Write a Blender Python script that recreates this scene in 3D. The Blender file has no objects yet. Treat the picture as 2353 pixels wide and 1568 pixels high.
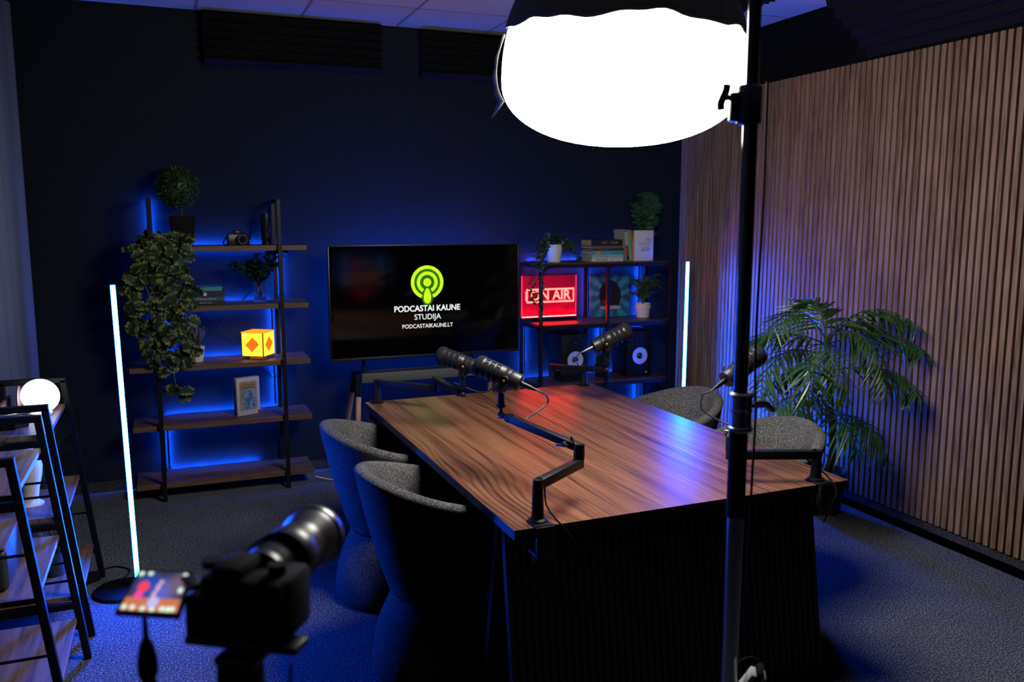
import bpy, bmesh, math, random
from mathutils import Vector, Matrix, noise
random.seed(7)
scn = bpy.context.scene
COL = scn.collection
R_ = math.radians
PI = math.pi

# ------------------------------------------------------------------ camera, world, exposure
CAM_POS = Vector((0, 0, 1.65))
PITCH = R_(8.2521); YAW = R_(21.6885); FPX = 1972.0
cd = bpy.data.cameras.new('camera'); cam = bpy.data.objects.new('camera', cd); COL.objects.link(cam)
cam.location = CAM_POS
cam.rotation_euler = (PI / 2 - PITCH, 0, -YAW)
cd.sensor_width = 36.0; cd.lens = FPX / 2353 * 36.0; cd.clip_start = 0.02; cd.clip_end = 50
cd.dof.use_dof = True; cd.dof.focus_distance = 3.5; cd.dof.aperture_fstop = 3.0
scn.camera = cam
w = bpy.data.worlds.new('world'); scn.world = w; w.use_nodes = True
w.node_tree.nodes['Background'].inputs[0].default_value = (0.02, 0.03, 0.08, 1)
w.node_tree.nodes['Background'].inputs[1].default_value = 0.02
scn.view_settings.view_transform = 'Standard'
scn.view_settings.look = 'None'
scn.view_settings.exposure = 0.0
scn.view_settings.gamma = 1.0
scn.view_settings.use_curve_mapping = False
cy = scn.cycles
cy.max_bounces = 8; cy.diffuse_bounces = 0; cy.glossy_bounces = 4; cy.transmission_bounces = 6
cy.transparent_max_bounces = 8
cy.sample_clamp_indirect = 6.0; cy.caustics_reflective = False; cy.caustics_refractive = False
cy.use_denoising = True

# light strengths (all given off by the lamps built below)
LANTERN = 27.0
TUBE = (0.0016, 0.075, 1.0); TUBE_S = 640.0
STRIP = (0.006, 0.10, 1.0); STRIP_S = 260.0

# ------------------------------------------------------------------ materials
MATS = {}
def nodes(m):
    m.use_nodes = True
    return m.node_tree.nodes, m.node_tree.links, m.node_tree.nodes['Principled BSDF']

def mat(name, col, rough=0.5, metal=0.0, spec=0.5, var=0.12, scale=60, bump=0.0, bscale=None, emit=None, es=0.0, coat=0.0, trans=0.0, alpha=1.0, sheen=0.0):
    """a plain procedural surface: noise-varied colour and optional bump"""
    if name in MATS: return MATS[name]
    m = bpy.data.materials.new(name); N, L, P = nodes(m)
    tc = N.new('ShaderNodeTexCoord'); nz = N.new('ShaderNodeTexNoise')
    nz.inputs['Scale'].default_value = scale; nz.inputs['Detail'].default_value = 3
    L.new(tc.outputs['Object'], nz.inputs['Vector'])
    mr = N.new('ShaderNodeMapRange')
    mr.inputs['From Min'].default_value = 0.3; mr.inputs['From Max'].default_value = 0.7
    mr.inputs['To Min'].default_value = 1 - var; mr.inputs['To Max'].default_value = 1 + var
    L.new(nz.outputs['Fac'], mr.inputs['Value'])
    mx = N.new('ShaderNodeVectorMath'); mx.operation = 'SCALE'
    mx.inputs[0].default_value = col[:3]
    L.new(mr.outputs['Result'], mx.inputs['Scale']); L.new(mx.outputs['Vector'], P.inputs['Base Color'])
    P.inputs['Roughness'].default_value = rough; P.inputs['Metallic'].default_value = metal
    P.inputs['Specular IOR Level'].default_value = spec
    P.inputs['Coat Weight'].default_value = coat
    P.inputs['Transmission Weight'].default_value = trans
    P.inputs['Sheen Weight'].default_value = sheen
    P.inputs['Alpha'].default_value = alpha
    if emit:
        P.inputs['Emission Color'].default_value = (*emit, 1); P.inputs['Emission Strength'].default_value = es
    if bump:
        n2 = nz
        if bscale:
            n2 = N.new('ShaderNodeTexNoise'); n2.inputs['Scale'].default_value = bscale; n2.inputs['Detail'].default_value = 2
            L.new(tc.outputs['Object'], n2.inputs['Vector'])
        b = N.new('ShaderNodeBump'); b.inputs['Strength'].default_value = bump; b.inputs['Distance'].default_value = 0.004
        L.new(n2.outputs['Fac'], b.inputs['Height']); L.new(b.outputs['Normal'], P.inputs['Normal'])
    MATS[name] = m
    return m

def emitter(name, col, s):
    if name in MATS: return MATS[name]
    m = bpy.data.materials.new(name); m.use_nodes = True
    N, L = m.node_tree.nodes, m.node_tree.links
    N.remove(N['Principled BSDF'])
    e = N.new('ShaderNodeEmission'); e.inputs[0].default_value = (*col, 1); e.inputs[1].default_value = s
    L.new(e.outputs[0], N['Material Output'].inputs[0])
    MATS[name] = m
    return m

def ramp(N, stops):
    r = N.new('ShaderNodeValToRGB'); e = r.color_ramp.elements
    while len(e) > len(stops): e.remove(e[-1])
    while len(e) < len(stops): e.new(0.5)
    for k, (p, c) in zip(e, stops): k.position = p; k.color = (*c, 1)
    return r

def wood(name, dark, mid, light, axis='Y', fine=1.0, rough=0.42, spec=0.35, bands=1.0):
    """timber grain stretched along one axis of the object's own space"""
    if name in MATS: return MATS[name]
    m = bpy.data.materials.new(name); N, L, P = nodes(m)
    tc = N.new('ShaderNodeTexCoord'); mp = N.new('ShaderNodeMapping')
    s = {'X': (1, 14, 14), 'Y': (14, 1, 14), 'Z': (14, 14, 1)}[axis]
    mp.inputs['Scale'].default_value = [v * 0.62 * fine for v in s]
    L.new(tc.outputs['Object'], mp.inputs['Vector'])
    wp = N.new('ShaderNodeTexNoise'); wp.inputs['Scale'].default_value = 0.55; wp.inputs['Detail'].default_value = 2
    L.new(mp.outputs[0], wp.inputs['Vector'])
    ad = N.new('ShaderNodeVectorMath'); ad.operation = 'MULTIPLY_ADD'
    ad.inputs[1].default_value = (2.4, 2.4, 2.4)
    L.new(wp.outputs['Color'], ad.inputs[0]); L.new(mp.outputs[0], ad.inputs[2])
    n1 = N.new('ShaderNodeTexNoise'); n1.inputs['Scale'].default_value = 1.1; n1.inputs['Detail'].default_value = 5; n1.inputs['Roughness'].default_value = 0.6
    L.new(ad.outputs[0], n1.inputs['Vector'])
    ms = N.new('ShaderNodeMath'); ms.operation = 'MULTIPLY'; ms.inputs[1].default_value = 9.0 * bands
    L.new(n1.outputs['Fac'], ms.inputs[0])
    fr = N.new('ShaderNodeMath'); fr.operation = 'PINGPONG'; fr.inputs[1].default_value = 1.0
    L.new(ms.outputs[0], fr.inputs[0])
    n3 = N.new('ShaderNodeTexNoise'); n3.inputs['Scale'].default_value = 7.0; n3.inputs['Detail'].default_value = 4
    L.new(mp.outputs[0], n3.inputs['Vector'])
    a2 = N.new('ShaderNodeMath'); a2.operation = 'MULTIPLY_ADD'; a2.inputs[1].default_value = 0.42
    L.new(fr.outputs[0], a2.inputs[0])
    m3 = N.new('ShaderNodeMath'); m3.operation = 'MULTIPLY_ADD'; m3.inputs[1].default_value = 1.1; m3.inputs[2].default_value = -0.22
    L.new(n3.outputs['Fac'], m3.inputs[0]); L.new(m3.outputs[0], a2.inputs[2])
    r = ramp(N, [(0.12, dark), (0.42, mid), (0.85, light)])
    L.new(a2.outputs[0], r.inputs[0]); L.new(r.outputs[0], P.inputs['Base Color'])
    P.inputs['Roughness'].default_value = rough; P.inputs['Specular IOR Level'].default_value = spec
    b = N.new('ShaderNodeBump'); b.inputs['Strength'].default_value = 0.12; b.inputs['Distance'].default_value = 0.002
    L.new(a2.outputs[0], b.inputs['Height']); L.new(b.outputs['Normal'], P.inputs['Normal'])
    MATS[name] = m
    return m

def speckle(name, stops, scale, rough=0.95, bump=0.6, dist=0.004, stretch=(1, 1, 1), big=0.25):
    """woven or looped textile"""
    if name in MATS: return MATS[name]
    m = bpy.data.materials.new(name); N, L, P = nodes(m)
    tc = N.new('ShaderNodeTexCoord'); mp = N.new('ShaderNodeMapping'); mp.inputs['Scale'].default_value = stretch
    L.new(tc.outputs['Object'], mp.inputs['Vector'])
    n = N.new('ShaderNodeTexNoise'); n.inputs['Scale'].default_value = scale; n.inputs['Detail'].default_value = 3; n.inputs['Roughness'].default_value = 0.75
    L.new(mp.outputs[0], n.inputs['Vector'])
    r = ramp(N, stops); L.new(n.outputs['Fac'], r.inputs[0])
    n2 = N.new('ShaderNodeTexNoise'); n2.inputs['Scale'].default_value = 6; n2.inputs['Detail'].default_value = 3
    L.new(tc.outputs['Object'], n2.inputs['Vector'])
    mr = N.new('ShaderNodeMapRange'); mr.inputs['From Min'].default_value = 0.3; mr.inputs['From Max'].default_value = 0.7
    mr.inputs['To Min'].default_value = 1 - big; mr.inputs['To Max'].default_value = 1 + big
    L.new(n2.outputs['Fac'], mr.inputs['Value'])
    sc = N.new('ShaderNodeVectorMath'); sc.operation = 'SCALE'
    L.new(r.outputs[0], sc.inputs[0]); L.new(mr.outputs[0], sc.inputs['Scale'])
    L.new(sc.outputs[0], P.inputs['Base Color'])
    P.inputs['Roughness'].default_value = rough; P.inputs['Specular IOR Level'].default_value = 0.15
    b = N.new('ShaderNodeBump'); b.inputs['Strength'].default_value = bump; b.inputs['Distance'].default_value = dist
    L.new(n.outputs['Fac'], b.inputs['Height']); L.new(b.outputs['Normal'], P.inputs['Normal'])
    MATS[name] = m
    return m

def leafmat(name, dark, light, edge=None, rough=0.42, spec=0.4):
    """leaf: midrib and mottling from the leaf's own UV (u across, v along)"""
    if name in MATS: return MATS[name]
    m = bpy.data.materials.new(name); N, L, P = nodes(m)
    uv = N.new('ShaderNodeUVMap'); uv.uv_map = 'UVMap'
    tc = N.new('ShaderNodeTexCoord')
    n = N.new('ShaderNodeTexNoise'); n.inputs['Scale'].default_value = 30; n.inputs['Detail'].default_value = 3
    L.new(tc.outputs['Object'], n.inputs['Vector'])
    r = ramp(N, [(0.35, dark), (0.65, light)]); L.new(n.outputs['Fac'], r.inputs[0])
    src = r.outputs[0]
    if edge:
        sp = N.new('ShaderNodeSeparateXYZ'); L.new(uv.outputs[0], sp.inputs[0])
        wv = N.new('ShaderNodeMath'); wv.operation = 'ABSOLUTE'
        s1 = N.new('ShaderNodeMath'); s1.operation = 'SUBTRACT'; s1.inputs[1].default_value = 0.5
        L.new(sp.outputs[0], s1.inputs[0]); L.new(s1.outputs[0], wv.inputs[0])
        ad = N.new('ShaderNodeMath'); ad.operation = 'MULTIPLY_ADD'; ad.inputs[1].default_value = 1.5
        n4 = N.new('ShaderNodeTexNoise'); n4.inputs['Scale'].default_value = 45; n4.inputs['Detail'].default_value = 1
        L.new(tc.outputs['Object'], n4.inputs['Vector'])
        L.new(n4.outputs['Fac'], ad.inputs[0]); L.new(wv.outputs[0], ad.inputs[2])
        dv = N.new('ShaderNodeMath'); dv.operation = 'MULTIPLY'; dv.inputs[1].default_value = 0.7; L.new(ad.outputs[0], dv.inputs[0])
        r2 = ramp(N, [(0.77, (0, 0, 0)), (0.83, (1, 1, 1))])
        L.new(dv.outputs[0], r2.inputs[0])
        mx = N.new('ShaderNodeMix'); mx.data_type = 'RGBA'
        L.new(r2.outputs[0], mx.inputs['Factor']); L.new(src, mx.inputs[6]); mx.inputs[7].default_value = (*edge, 1)
        src = mx.outputs[2]
    L.new(src, P.inputs['Base Color'])
    P.inputs['Roughness'].default_value = rough; P.inputs['Specular IOR Level'].default_value = spec
    MATS[name] = m
    return m

def attr_emit(name, s):
    if name in MATS: return MATS[name]
    m = bpy.data.materials.new(name); m.use_nodes = True
    N, L = m.node_tree.nodes, m.node_tree.links
    P = N['Principled BSDF']
    a = N.new('ShaderNodeAttribute'); a.attribute_name = 'Col'
    P.inputs['Base Color'].default_value = (0.004, 0.004, 0.004, 1); P.inputs['Roughness'].default_value = 0.2
    L.new(a.outputs['Color'], P.inputs['Emission Color']); P.inputs['Emission Strength'].default_value = s
    MATS[name] = m
    return m

BLACK = mat('black_powder_coat', (0.0065, 0.0065, 0.0075), 0.45, 0.0, 0.22, bump=0.05, scale=300)
BLACKSAT = mat('black_plastic', (0.006, 0.006, 0.007), 0.36, 0, 0.35, scale=200)
RUBBER = mat('matt_black_rubber', (0.006, 0.006, 0.007), 0.8, 0, 0.15, scale=200)
GLOSSBLK = mat('gloss_black', (0.006, 0.006, 0.008), 0.12, 0, 0.6, scale=20)
CHROME = mat('brushed_chrome', (0.55, 0.55, 0.57), 0.22, 1.0, scale=90, var=0.05)
STEEL = mat('dark_steel', (0.16, 0.16, 0.17), 0.3, 1.0, scale=90)
WHITE_C = mat('white_ceramic', (0.72, 0.72, 0.72), 0.35, scale=20, var=0.04)
WHITE_P = mat('white_plastic', (0.65, 0.66, 0.68), 0.4, scale=50, var=0.04)
PAPER = speckle('page_block', [(0.3, (0.42, 0.36, 0.3)), (0.7, (0.62, 0.55, 0.46))], 90, bump=0.3, stretch=(0.02, 0.02, 12), big=0.05)
SHELFW = wood('oak_shelf_board', (0.05, 0.029, 0.018), (0.12, 0.070, 0.045), (0.18, 0.108, 0.070), 'X', rough=0.5)
LADW = wood('oak_ladder_board', (0.085, 0.048, 0.036), (0.20, 0.128, 0.100), (0.28, 0.19, 0.145), 'Y', rough=0.45)
WALNUT = None
def grain_table():
    m = bpy.data.materials.new('walnut_table_laminate'); N, L, P = nodes(m)
    def nd(t, **k):
        n = N.new(t)
        for a, v in k.items():
            if a in n.inputs: n.inputs[a].default_value = v
            else: setattr(n, a, v)
        return n
    tc = nd('ShaderNodeTexCoord')
    def noi(sc, scale, det, ro=0.5):
        mp = nd('ShaderNodeMapping'); mp.inputs['Scale'].default_value = sc; L.new(tc.outputs['Object'], mp.inputs['Vector'])
        n = nd('ShaderNodeTexNoise', Scale=scale, Detail=det, Roughness=ro); L.new(mp.outputs[0], n.inputs['Vector']); return n.outputs['Fac']
    def ma(op, a, b_, c=None):
        n = nd('ShaderNodeMath'); n.operation = op
        for i, v in enumerate((a, b_, c)):
            if v is None: continue
            if isinstance(v, (int, float)): n.inputs[i].default_value = v
            else: L.new(v, n.inputs[i])
        return n.outputs[0]
    sp = nd('ShaderNodeSeparateXYZ'); L.new(tc.outputs['Object'], sp.inputs[0])
    big = noi((1.0, 0.26, 1), 3.2, 2.0, 0.5)
    ph = ma('ADD', ma('MULTIPLY', sp.outputs[0], 46.0), ma('MULTIPLY', big, 13.0))
    wob = noi((30, 4, 1), 1.0, 2); ph = ma('ADD', ph, ma('MULTIPLY', wob, 0.5))
    tri = ma('PINGPONG', ph, 0.5)                      # 0..0.5
    line = ma('MULTIPLY', tri, 2.0); streak = noi((26, 0.55, 1), 1.0, 4, 0.65)
    fine = noi((120, 3.0, 1), 1.0, 3, 0.6); mid = noi((9, 0.9, 1), 1.0, 3, 0.6); sel = noi((3.0, 0.5, 1), 1.0, 2, 0.5)
    k = ma('POWER', ma('SUBTRACT', 1.0, line), 2.2)     # dark growth lines
    k = ma('MULTIPLY', k, ma('MAXIMUM', 0.0, ma('MULTIPLY_ADD', sel, 4.4, -1.45)))
    v = ma('SUBTRACT', ma('ADD', ma('ADD', ma('MULTIPLY', mid, 0.55), ma('MULTIPLY', streak, 1.25)), ma('MULTIPLY_ADD', fine, 0.5, -0.52)), ma('MULTIPLY', k, 0.30))
    r = ramp(N, [(0.10, (0.022, 0.011, 0.009)), (0.36, (0.080, 0.033, 0.018)), (0.60, (0.178, 0.074, 0.037)), (0.85, (0.27, 0.118, 0.058))])
    L.new(v, r.inputs[0]); L.new(r.outputs[0], P.inputs['Base Color'])
    P.inputs['Roughness'].default_value = 0.32; P.inputs['Specular IOR Level'].default_value = 0.42
    bp_ = nd('ShaderNodeBump'); bp_.inputs['Strength'].default_value = 0.15; bp_.inputs['Distance'].default_value = 0.001
    L.new(v, bp_.inputs['Height']); L.new(bp_.outputs['Normal'], P.inputs['Normal'])
    return m
WALNUT = grain_table()
DARKW = wood('dark_walnut_shelf', (0.03, 0.014, 0.01), (0.07, 0.032, 0.022), (0.10, 0.05, 0.034), 'X', rough=0.42)
SLATW = wood('walnut_veneer_slat', (0.115, 0.066, 0.037), (0.23, 0.142, 0.086), (0.345, 0.228, 0.145), 'Z', fine=1.6, rough=0.5, bands=0.8)
BEECH = wood('beech_leg', (0.35, 0.2, 0.12), (0.48, 0.29, 0.18), (0.55, 0.36, 0.24), 'Z', rough=0.45)
CARPET = speckle('charcoal_carpet', [(0.34, (0.008, 0.009, 0.010)), (0.5, (0.085, 0.092, 0.108)), (0.64, (0.34, 0.365, 0.42))], 130, bump=0.9, dist=0.006, big=0.1)
CARPET2 = speckle('carpet_skirting', [(0.32, (0.01, 0.011, 0.013)), (0.5, (0.04, 0.044, 0.05)), (0.66, (0.12, 0.13, 0.145))], 170, bump=0.9, big=0.1)
BOUCLE = speckle('grey_boucle_fabric', [(0.36, (0.02, 0.02, 0.022)), (0.5, (0.10, 0.098, 0.10)), (0.64, (0.28, 0.275, 0.28))], 230, bump=1.0, dist=0.005, big=0.2)
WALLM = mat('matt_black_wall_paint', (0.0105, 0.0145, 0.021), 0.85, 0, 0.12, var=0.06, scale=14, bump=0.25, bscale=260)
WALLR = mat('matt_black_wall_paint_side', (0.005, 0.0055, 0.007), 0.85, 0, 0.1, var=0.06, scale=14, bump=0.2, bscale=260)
CEIL = mat('white_ceiling_tile', (0.5, 0.5, 0.52), 0.9, 0, 0.2, var=0.03, scale=3, bump=0.2, bscale=220)
GRID = mat('ceiling_grid_metal', (0.25, 0.25, 0.27), 0.6, scale=30)
FOAM = mat('black_acoustic_foam', (0.009, 0.0095, 0.010), 0.95, 0, 0.1, var=0.2, scale=200, bump=0.4)
CLOTH = mat('black_light_cloth', (0.03, 0.03, 0.034), 0.8, 0, 0.3, var=0.15, scale=25, bump=0.3)
def translucent(m, k, col):
    N, L = m.node_tree.nodes, m.node_tree.links
    t = N.new('ShaderNodeBsdfTranslucent'); t.inputs[0].default_value = (*col, 1); x = N.new('ShaderNodeMixShader'); x.inputs[0].default_value = k
    L.new(N['Principled BSDF'].outputs[0], x.inputs[1]); L.new(t.outputs[0], x.inputs[2]); L.new(x.outputs[0], N['Material Output'].inputs[0])
translucent(CLOTH, 0.5, (0.022, 0.023, 0.026))
CURT = mat('blue_grey_curtain', (0.16, 0.19, 0.24), 0.85, 0, 0.2, var=0.08, scale=120, bump=0.3)
SLATBLK = mat('black_stained_slat', (0.010, 0.009, 0.009), 0.5, 0, 0.3, var=0.3, scale=40)

# ------------------------------------------------------------------ mesh helpers
def new_bm(): return bmesh.new()

def box(bm, lo, hi, bev=0.0, M=None, seg=2, mi=0):
    r = bmesh.ops.create_cube(bm, size=1.0); v = r['verts']
    c = [(a + b) / 2 for a, b in zip(lo, hi)]; s = [abs(b - a) for a, b in zip(lo, hi)]
    bmesh.ops.transform(bm, matrix=Matrix.Translation(c) @ Matrix.Diagonal((*s, 1)), verts=v)
    fs = set(f for x in v for f in x.link_faces)
    if bev > 0:
        es = list(set(e for x in v for e in x.link_edges))
        rr = bmesh.ops.bevel(bm, geom=es, offset=min(bev, min(s) * 0.45), segments=seg, affect='EDGES', profile=0.5)
        fs = set(rr['faces']) | set(f for f in fs if f.is_valid)
        v = list(set(x for f in fs for x in f.verts))
    for f in fs: f.material_index = mi
    if M is not None: bmesh.ops.transform(bm, matrix=M, verts=v)
    return v

def frame_to(p0, p1, up=(0, 0, 1)):
    """matrix whose local Z runs from p0 to p1"""
    p0 = Vector(p0); z = (Vector(p1) - p0).normalized(); u = Vector(up)
    if abs(z.dot(u)) > 0.98: u = Vector((0, 1, 0))
    x = u.cross(z).normalized(); y = z.cross(x)
    m = Matrix((x, y, z)).transposed().to_4x4(); m.translation = p0
    return m

def bar(bm, p0, p1, wx, wy, bev=0.002, up=(0, 0, 1), mi=0, seg=2):
    """rectangular bar between two points; wy is the side in the 'up' plane"""
    L = (Vector(p1) - Vector(p0)).length
    return box(bm, (-wx / 2, -wy / 2, 0), (wx / 2, wy / 2, L), bev, frame_to(p0, p1, up), seg, mi)

def cyl(bm, p0, p1, r0, r1=None, seg=24, mi=0, cap=True):
    if r1 is None: r1 = r0
    L = (Vector(p1) - Vector(p0)).length
    r = bmesh.ops.create_cone(bm, cap_ends=cap, segments=seg, radius1=r0, radius2=r1, depth=L)
    M = frame_to(p0, p1) @ Matrix.Translation((0, 0, L / 2))
    bmesh.ops.transform(bm, matrix=M, verts=r['verts'])
    for f in set(f for v in r['verts'] for f in v.link_faces): f.material_index = mi
    return r['verts']

def lathe(bm, prof, seg=32, M=None, mi=0, caps=True):
    """prof: list of (r, z)"""
    rings = []
    for r, z in prof:
        if r < 1e-6: rings.append([bm.verts.new((0, 0, z))])
        else: rings.append([bm.verts.new((r * math.cos(2 * PI * k / seg), r * math.sin(2 * PI * k / seg), z)) for k in range(seg)])
    fs = []
    for a, b in zip(rings, rings[1:]):
        for k in range(seg):
            j = (k + 1) % seg
            if len(a) == 1 and len(b) == 1: continue
            if len(a) == 1: fs.append(bm.faces.new((a[0], b[j], b[k])))
            elif len(b) == 1: fs.append(bm.faces.new((a[k], a[j], b[0])))
            else: fs.append(bm.faces.new((a[k], a[j], b[j], b[k])))
    if caps:
        if len(rings[0]) > 1: fs.append(bm.faces.new(rings[0][::-1]))
        if len(rings[-1]) > 1: fs.append(bm.faces.new(rings[-1]))
    for f in fs: f.material_index = mi
    vs = [v for r in rings for v in r]
    if M is not None: bmesh.ops.transform(bm, matrix=M, verts=vs)
    return vs

def sphere(bm, c, r, seg=24, mi=0, scale=(1, 1, 1), M=None):
    rr = bmesh.ops.create_uvsphere(bm, u_segments=seg, v_segments=seg // 2, radius=r)
    m = Matrix.Translation(c) @ Matrix.Diagonal((*scale, 1))
    if M is not None: m = M @ m
    bmesh.ops.transform(bm, matrix=m, verts=rr['verts'])
    for f in set(f for v in rr['verts'] for f in v.link_faces): f.material_index = mi

def smooth_path(pts, n=8):
    P = [Vector(p) for p in pts]
    if len(P) < 3: return P
    out = []
    for i in range(len(P) - 1):
        a = P[max(i - 1, 0)]; b = P[i]; c = P[i + 1]; d = P[min(i + 2, len(P) - 1)]
        for k in range(n):
            t = k / n
            out.append(0.5 * ((2 * b) + (c - a) * t + (2 * a - 5 * b + 4 * c - d) * t * t + (3 * b - a - 3 * c + d) * t ** 3))
    out.append(P[-1])
    return out

def tube(bm, pts, r, seg=10, mi=0, n=8, smooth=True):
    P = smooth_path(pts, n) if smooth else [Vector(p) for p in pts]
    rings = []; prev = None
    for i, p in enumerate(P):
        t = (P[min(i + 1, len(P) - 1)] - P[max(i - 1, 0)]).normalized()
        if prev is None:
            u = Vector((0, 0, 1)) if abs(t.z) < 0.9 else Vector((1, 0, 0))
            x = u.cross(t).normalized()
        else:
            x = (prev - t * prev.dot(t)).normalized()
        prev = x; y = t.cross(x)
        rad = r(i / (len(P) - 1)) if callable(r) else r
        rings.append([bm.verts.new(p + (x * math.cos(2 * PI * k / seg) + y * math.sin(2 * PI * k / seg)) * rad) for k in range(seg)])
    for a, b in zip(rings, rings[1:]):
        for k in range(seg):
            bm.faces.new((a[k], a[(k + 1) % seg], b[(k + 1) % seg], b[k])).material_index = mi
    bm.faces.new(rings[0][::-1]).material_index = mi; bm.faces.new(rings[-1]).material_index = mi

def obj(name, bm, mats, parent=None, smooth=35, normals=True):
    if normals: bmesh.ops.recalc_face_normals(bm, faces=bm.faces[:])
    me = bpy.data.meshes.new(name); bm.to_mesh(me); bm.free()
    o = bpy.data.objects.new(name, me); COL.objects.link(o)
    for m in (mats if isinstance(mats, (list, tuple)) else [mats]): me.materials.append(m)
    if smooth:
        me.polygons.foreach_set('use_smooth', [True] * len(me.polygons))
        try: me.set_sharp_from_angle(angle=R_(smooth))
        except Exception: pass
    if parent is not None:
        o.parent = parent; o.matrix_parent_inverse = Matrix.Identity(4)
        o.matrix_parent_inverse = parent_world(parent).inverted()
    return o

def parent_world(p):
    m = Matrix.LocRotScale(p.location, p.rotation_euler, p.scale)
    if p.parent: m = parent_world(p.parent) @ p.matrix_parent_inverse @ m
    return m

def tag(o, label, cat, group=None, kind=None):
    if label: o['label'] = label
    if cat: o['category'] = cat
    if group: o['group'] = group
    if kind: o['kind'] = kind
    return o

def thing(name, loc, label, cat, group=None, rz=0.0):
    o = bpy.data.objects.new(name, None); COL.objects.link(o); o.location = loc; o.rotation_euler = (0, 0, rz)
    o.empty_display_size = 0.1
    return tag(o, label, cat, group)

def struct(name, bm, mats, smooth=0, **k):
    o = obj(name, bm, mats, None, smooth); o['kind'] = 'structure'
    return o

def copy_tree(o, parent=None):
    c = o.copy(); COL.objects.link(c)
    if parent is not None:
        c.parent = parent; c.matrix_parent_inverse = o.matrix_parent_inverse.copy()
    for ch in [x for x in list(bpy.data.objects) if x.parent == o]: copy_tree(ch, c)
    return c

def text(name, s, size, m, parent, M, bold=0.0, align='CENTER', depth=0.0004, sx=1.0):
    """lettering as a mesh; M places its XY plane"""
    cu = bpy.data.curves.new(name, 'FONT'); cu.body = s; cu.size = size; cu.align_x = align; cu.align_y = 'CENTER'
    cu.extrude = depth; cu.offset = bold * size; cu.resolution_u = 4
    t = bpy.data.objects.new(name, cu); COL.objects.link(t)
    dg = bpy.context.evaluated_depsgraph_get(); dg.update()
    me = bpy.data.meshes.new_from_object(t.evaluated_get(dg))
    bpy.data.objects.remove(t); bpy.data.curves.remove(cu)
    me.transform(M @ Matrix.Diagonal((sx, 1, 1, 1)))
    o = bpy.data.objects.new(name, me); COL.objects.link(o)
    me.materials.clear(); me.materials.append(m)
    if parent is not None:
        o.parent = parent; o.matrix_parent_inverse = parent_world(parent).inverted()
    return o

def face_y(x, y, z):      # plane facing the camera side (-Y)
    return Matrix.Translation((x, y, z)) @ Matrix.Rotation(PI / 2, 4, 'X')

# ------------------------------------------------------------------ the room
YB, XR, XL, YF, ZC = 5.57, 3.59, -0.86, -2.2, 2.85
b = new_bm(); box(b, (XL - 0.1, YF - 0.1, -0.1), (XR + 0.1, YB + 0.1, 0)); struct('floor', b, CARPET)
b = new_bm(); box(b, (XL - 0.1, YB, 0), (XR + 0.1, YB + 0.1, ZC + 0.1)); struct('wall_back', b, WALLM)
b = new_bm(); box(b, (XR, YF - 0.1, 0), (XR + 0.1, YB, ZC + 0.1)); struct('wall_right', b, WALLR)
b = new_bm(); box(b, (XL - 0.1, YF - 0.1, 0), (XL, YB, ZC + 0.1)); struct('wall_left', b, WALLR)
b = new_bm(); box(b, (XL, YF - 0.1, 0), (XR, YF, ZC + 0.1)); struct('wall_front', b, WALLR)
b = new_bm()
box(b, (XL - 0.1, YF - 0.1, ZC), (XR + 0.1, YB + 0.1, ZC + 0.1), mi=0)
x = 0.82 - 0.6 * 2
while x < XR:
    box(b, (x - 0.007, YF, ZC - 0.002), (x + 0.007, YB, ZC + 0.001), mi=1); x += 0.6
y = 5.05
while y > YF:
    box(b, (XL, y - 0.007, ZC - 0.0025), (XR, y + 0.007, ZC + 0.001), mi=1); y -= 0.6
struct('ceiling', b, [CEIL, GRID])
b = new_bm(); box(b, (XL, YB - 0.012, 0), (XR - 0.012, YB, 0.072), 0.002); box(b, (XL, YB - 0.013, 0.070), (XR - 0.012, YB, 0.075), mi=1); struct('baseboard_back', b, [CARPET2, BLACK])
b = new_bm(); box(b, (XR - 0.012, YF, 0), (XR, YB, 0.078)); box(b, (XR - 0.034, YF, 0), (XR - 0.012, YB, 0.036), 0.0, mi=1); struct('baseboard_right', b, [CARPET2, mat('dark_kick_strip', (0.002, 0.002, 0.002), 0.95, 0, 0.0)])

# slatted wood panelling on the right wall
pan = thing('slatted_wall_panelling', (XR, 3.5, 0), 'brown wooden vertical slat panelling covering the right-hand wall', 'wall panelling')
b = new_bm(); box(b, (XR - 0.009, 1.3, 0.085), (XR, YB, 2.485)); obj('felt_backing', b, mat('black_felt', (0.012, 0.011, 0.011), 0.95, 0, 0.1), pan, 0)
b = new_bm(); y = YB - 0.002
while y > 1.33:
    box(b, (XR - 0.024, y - 0.027, 0.085), (XR - 0.009, y, 2.485), 0.0012, seg=1); y -= 0.0402
obj('slats', b, SLATW, pan, 0)

# curtain on the left wall
b = new_bm(); n = 260; prev = None
for i in range(n + 1):
    yy = -1.6 + (5.555 + 1.6) * i / n
    t = yy / 0.30 * 2 * PI
    xx = -0.755 + 0.022 * math.sin(t) + 0.008 * math.sin(2.3 * t + 1)
    a = b.verts.new((xx, yy, 0.03)); c = b.verts.new((xx, yy, 2.79))
    if prev: b.faces.new((prev[0], a, c, prev[1]))
    prev = (a, c)
cu = obj('curtain', b, CURT, None, 60); md = cu.modifiers.new('s', 'SOLIDIFY'); md.thickness = 0.003; md.offset = 0
tag(cu, 'blue-grey floor-length curtain hanging in folds along the left wall', 'curtain')
b = new_bm(); box(b, (-0.775, -1.6, 2.795), (-0.735, 5.56, ZC), 0.002); tag(obj('curtain_rail', b, BLACK), 'dark ceiling rail that carries the curtain along the left wall', 'curtain rail')

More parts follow.
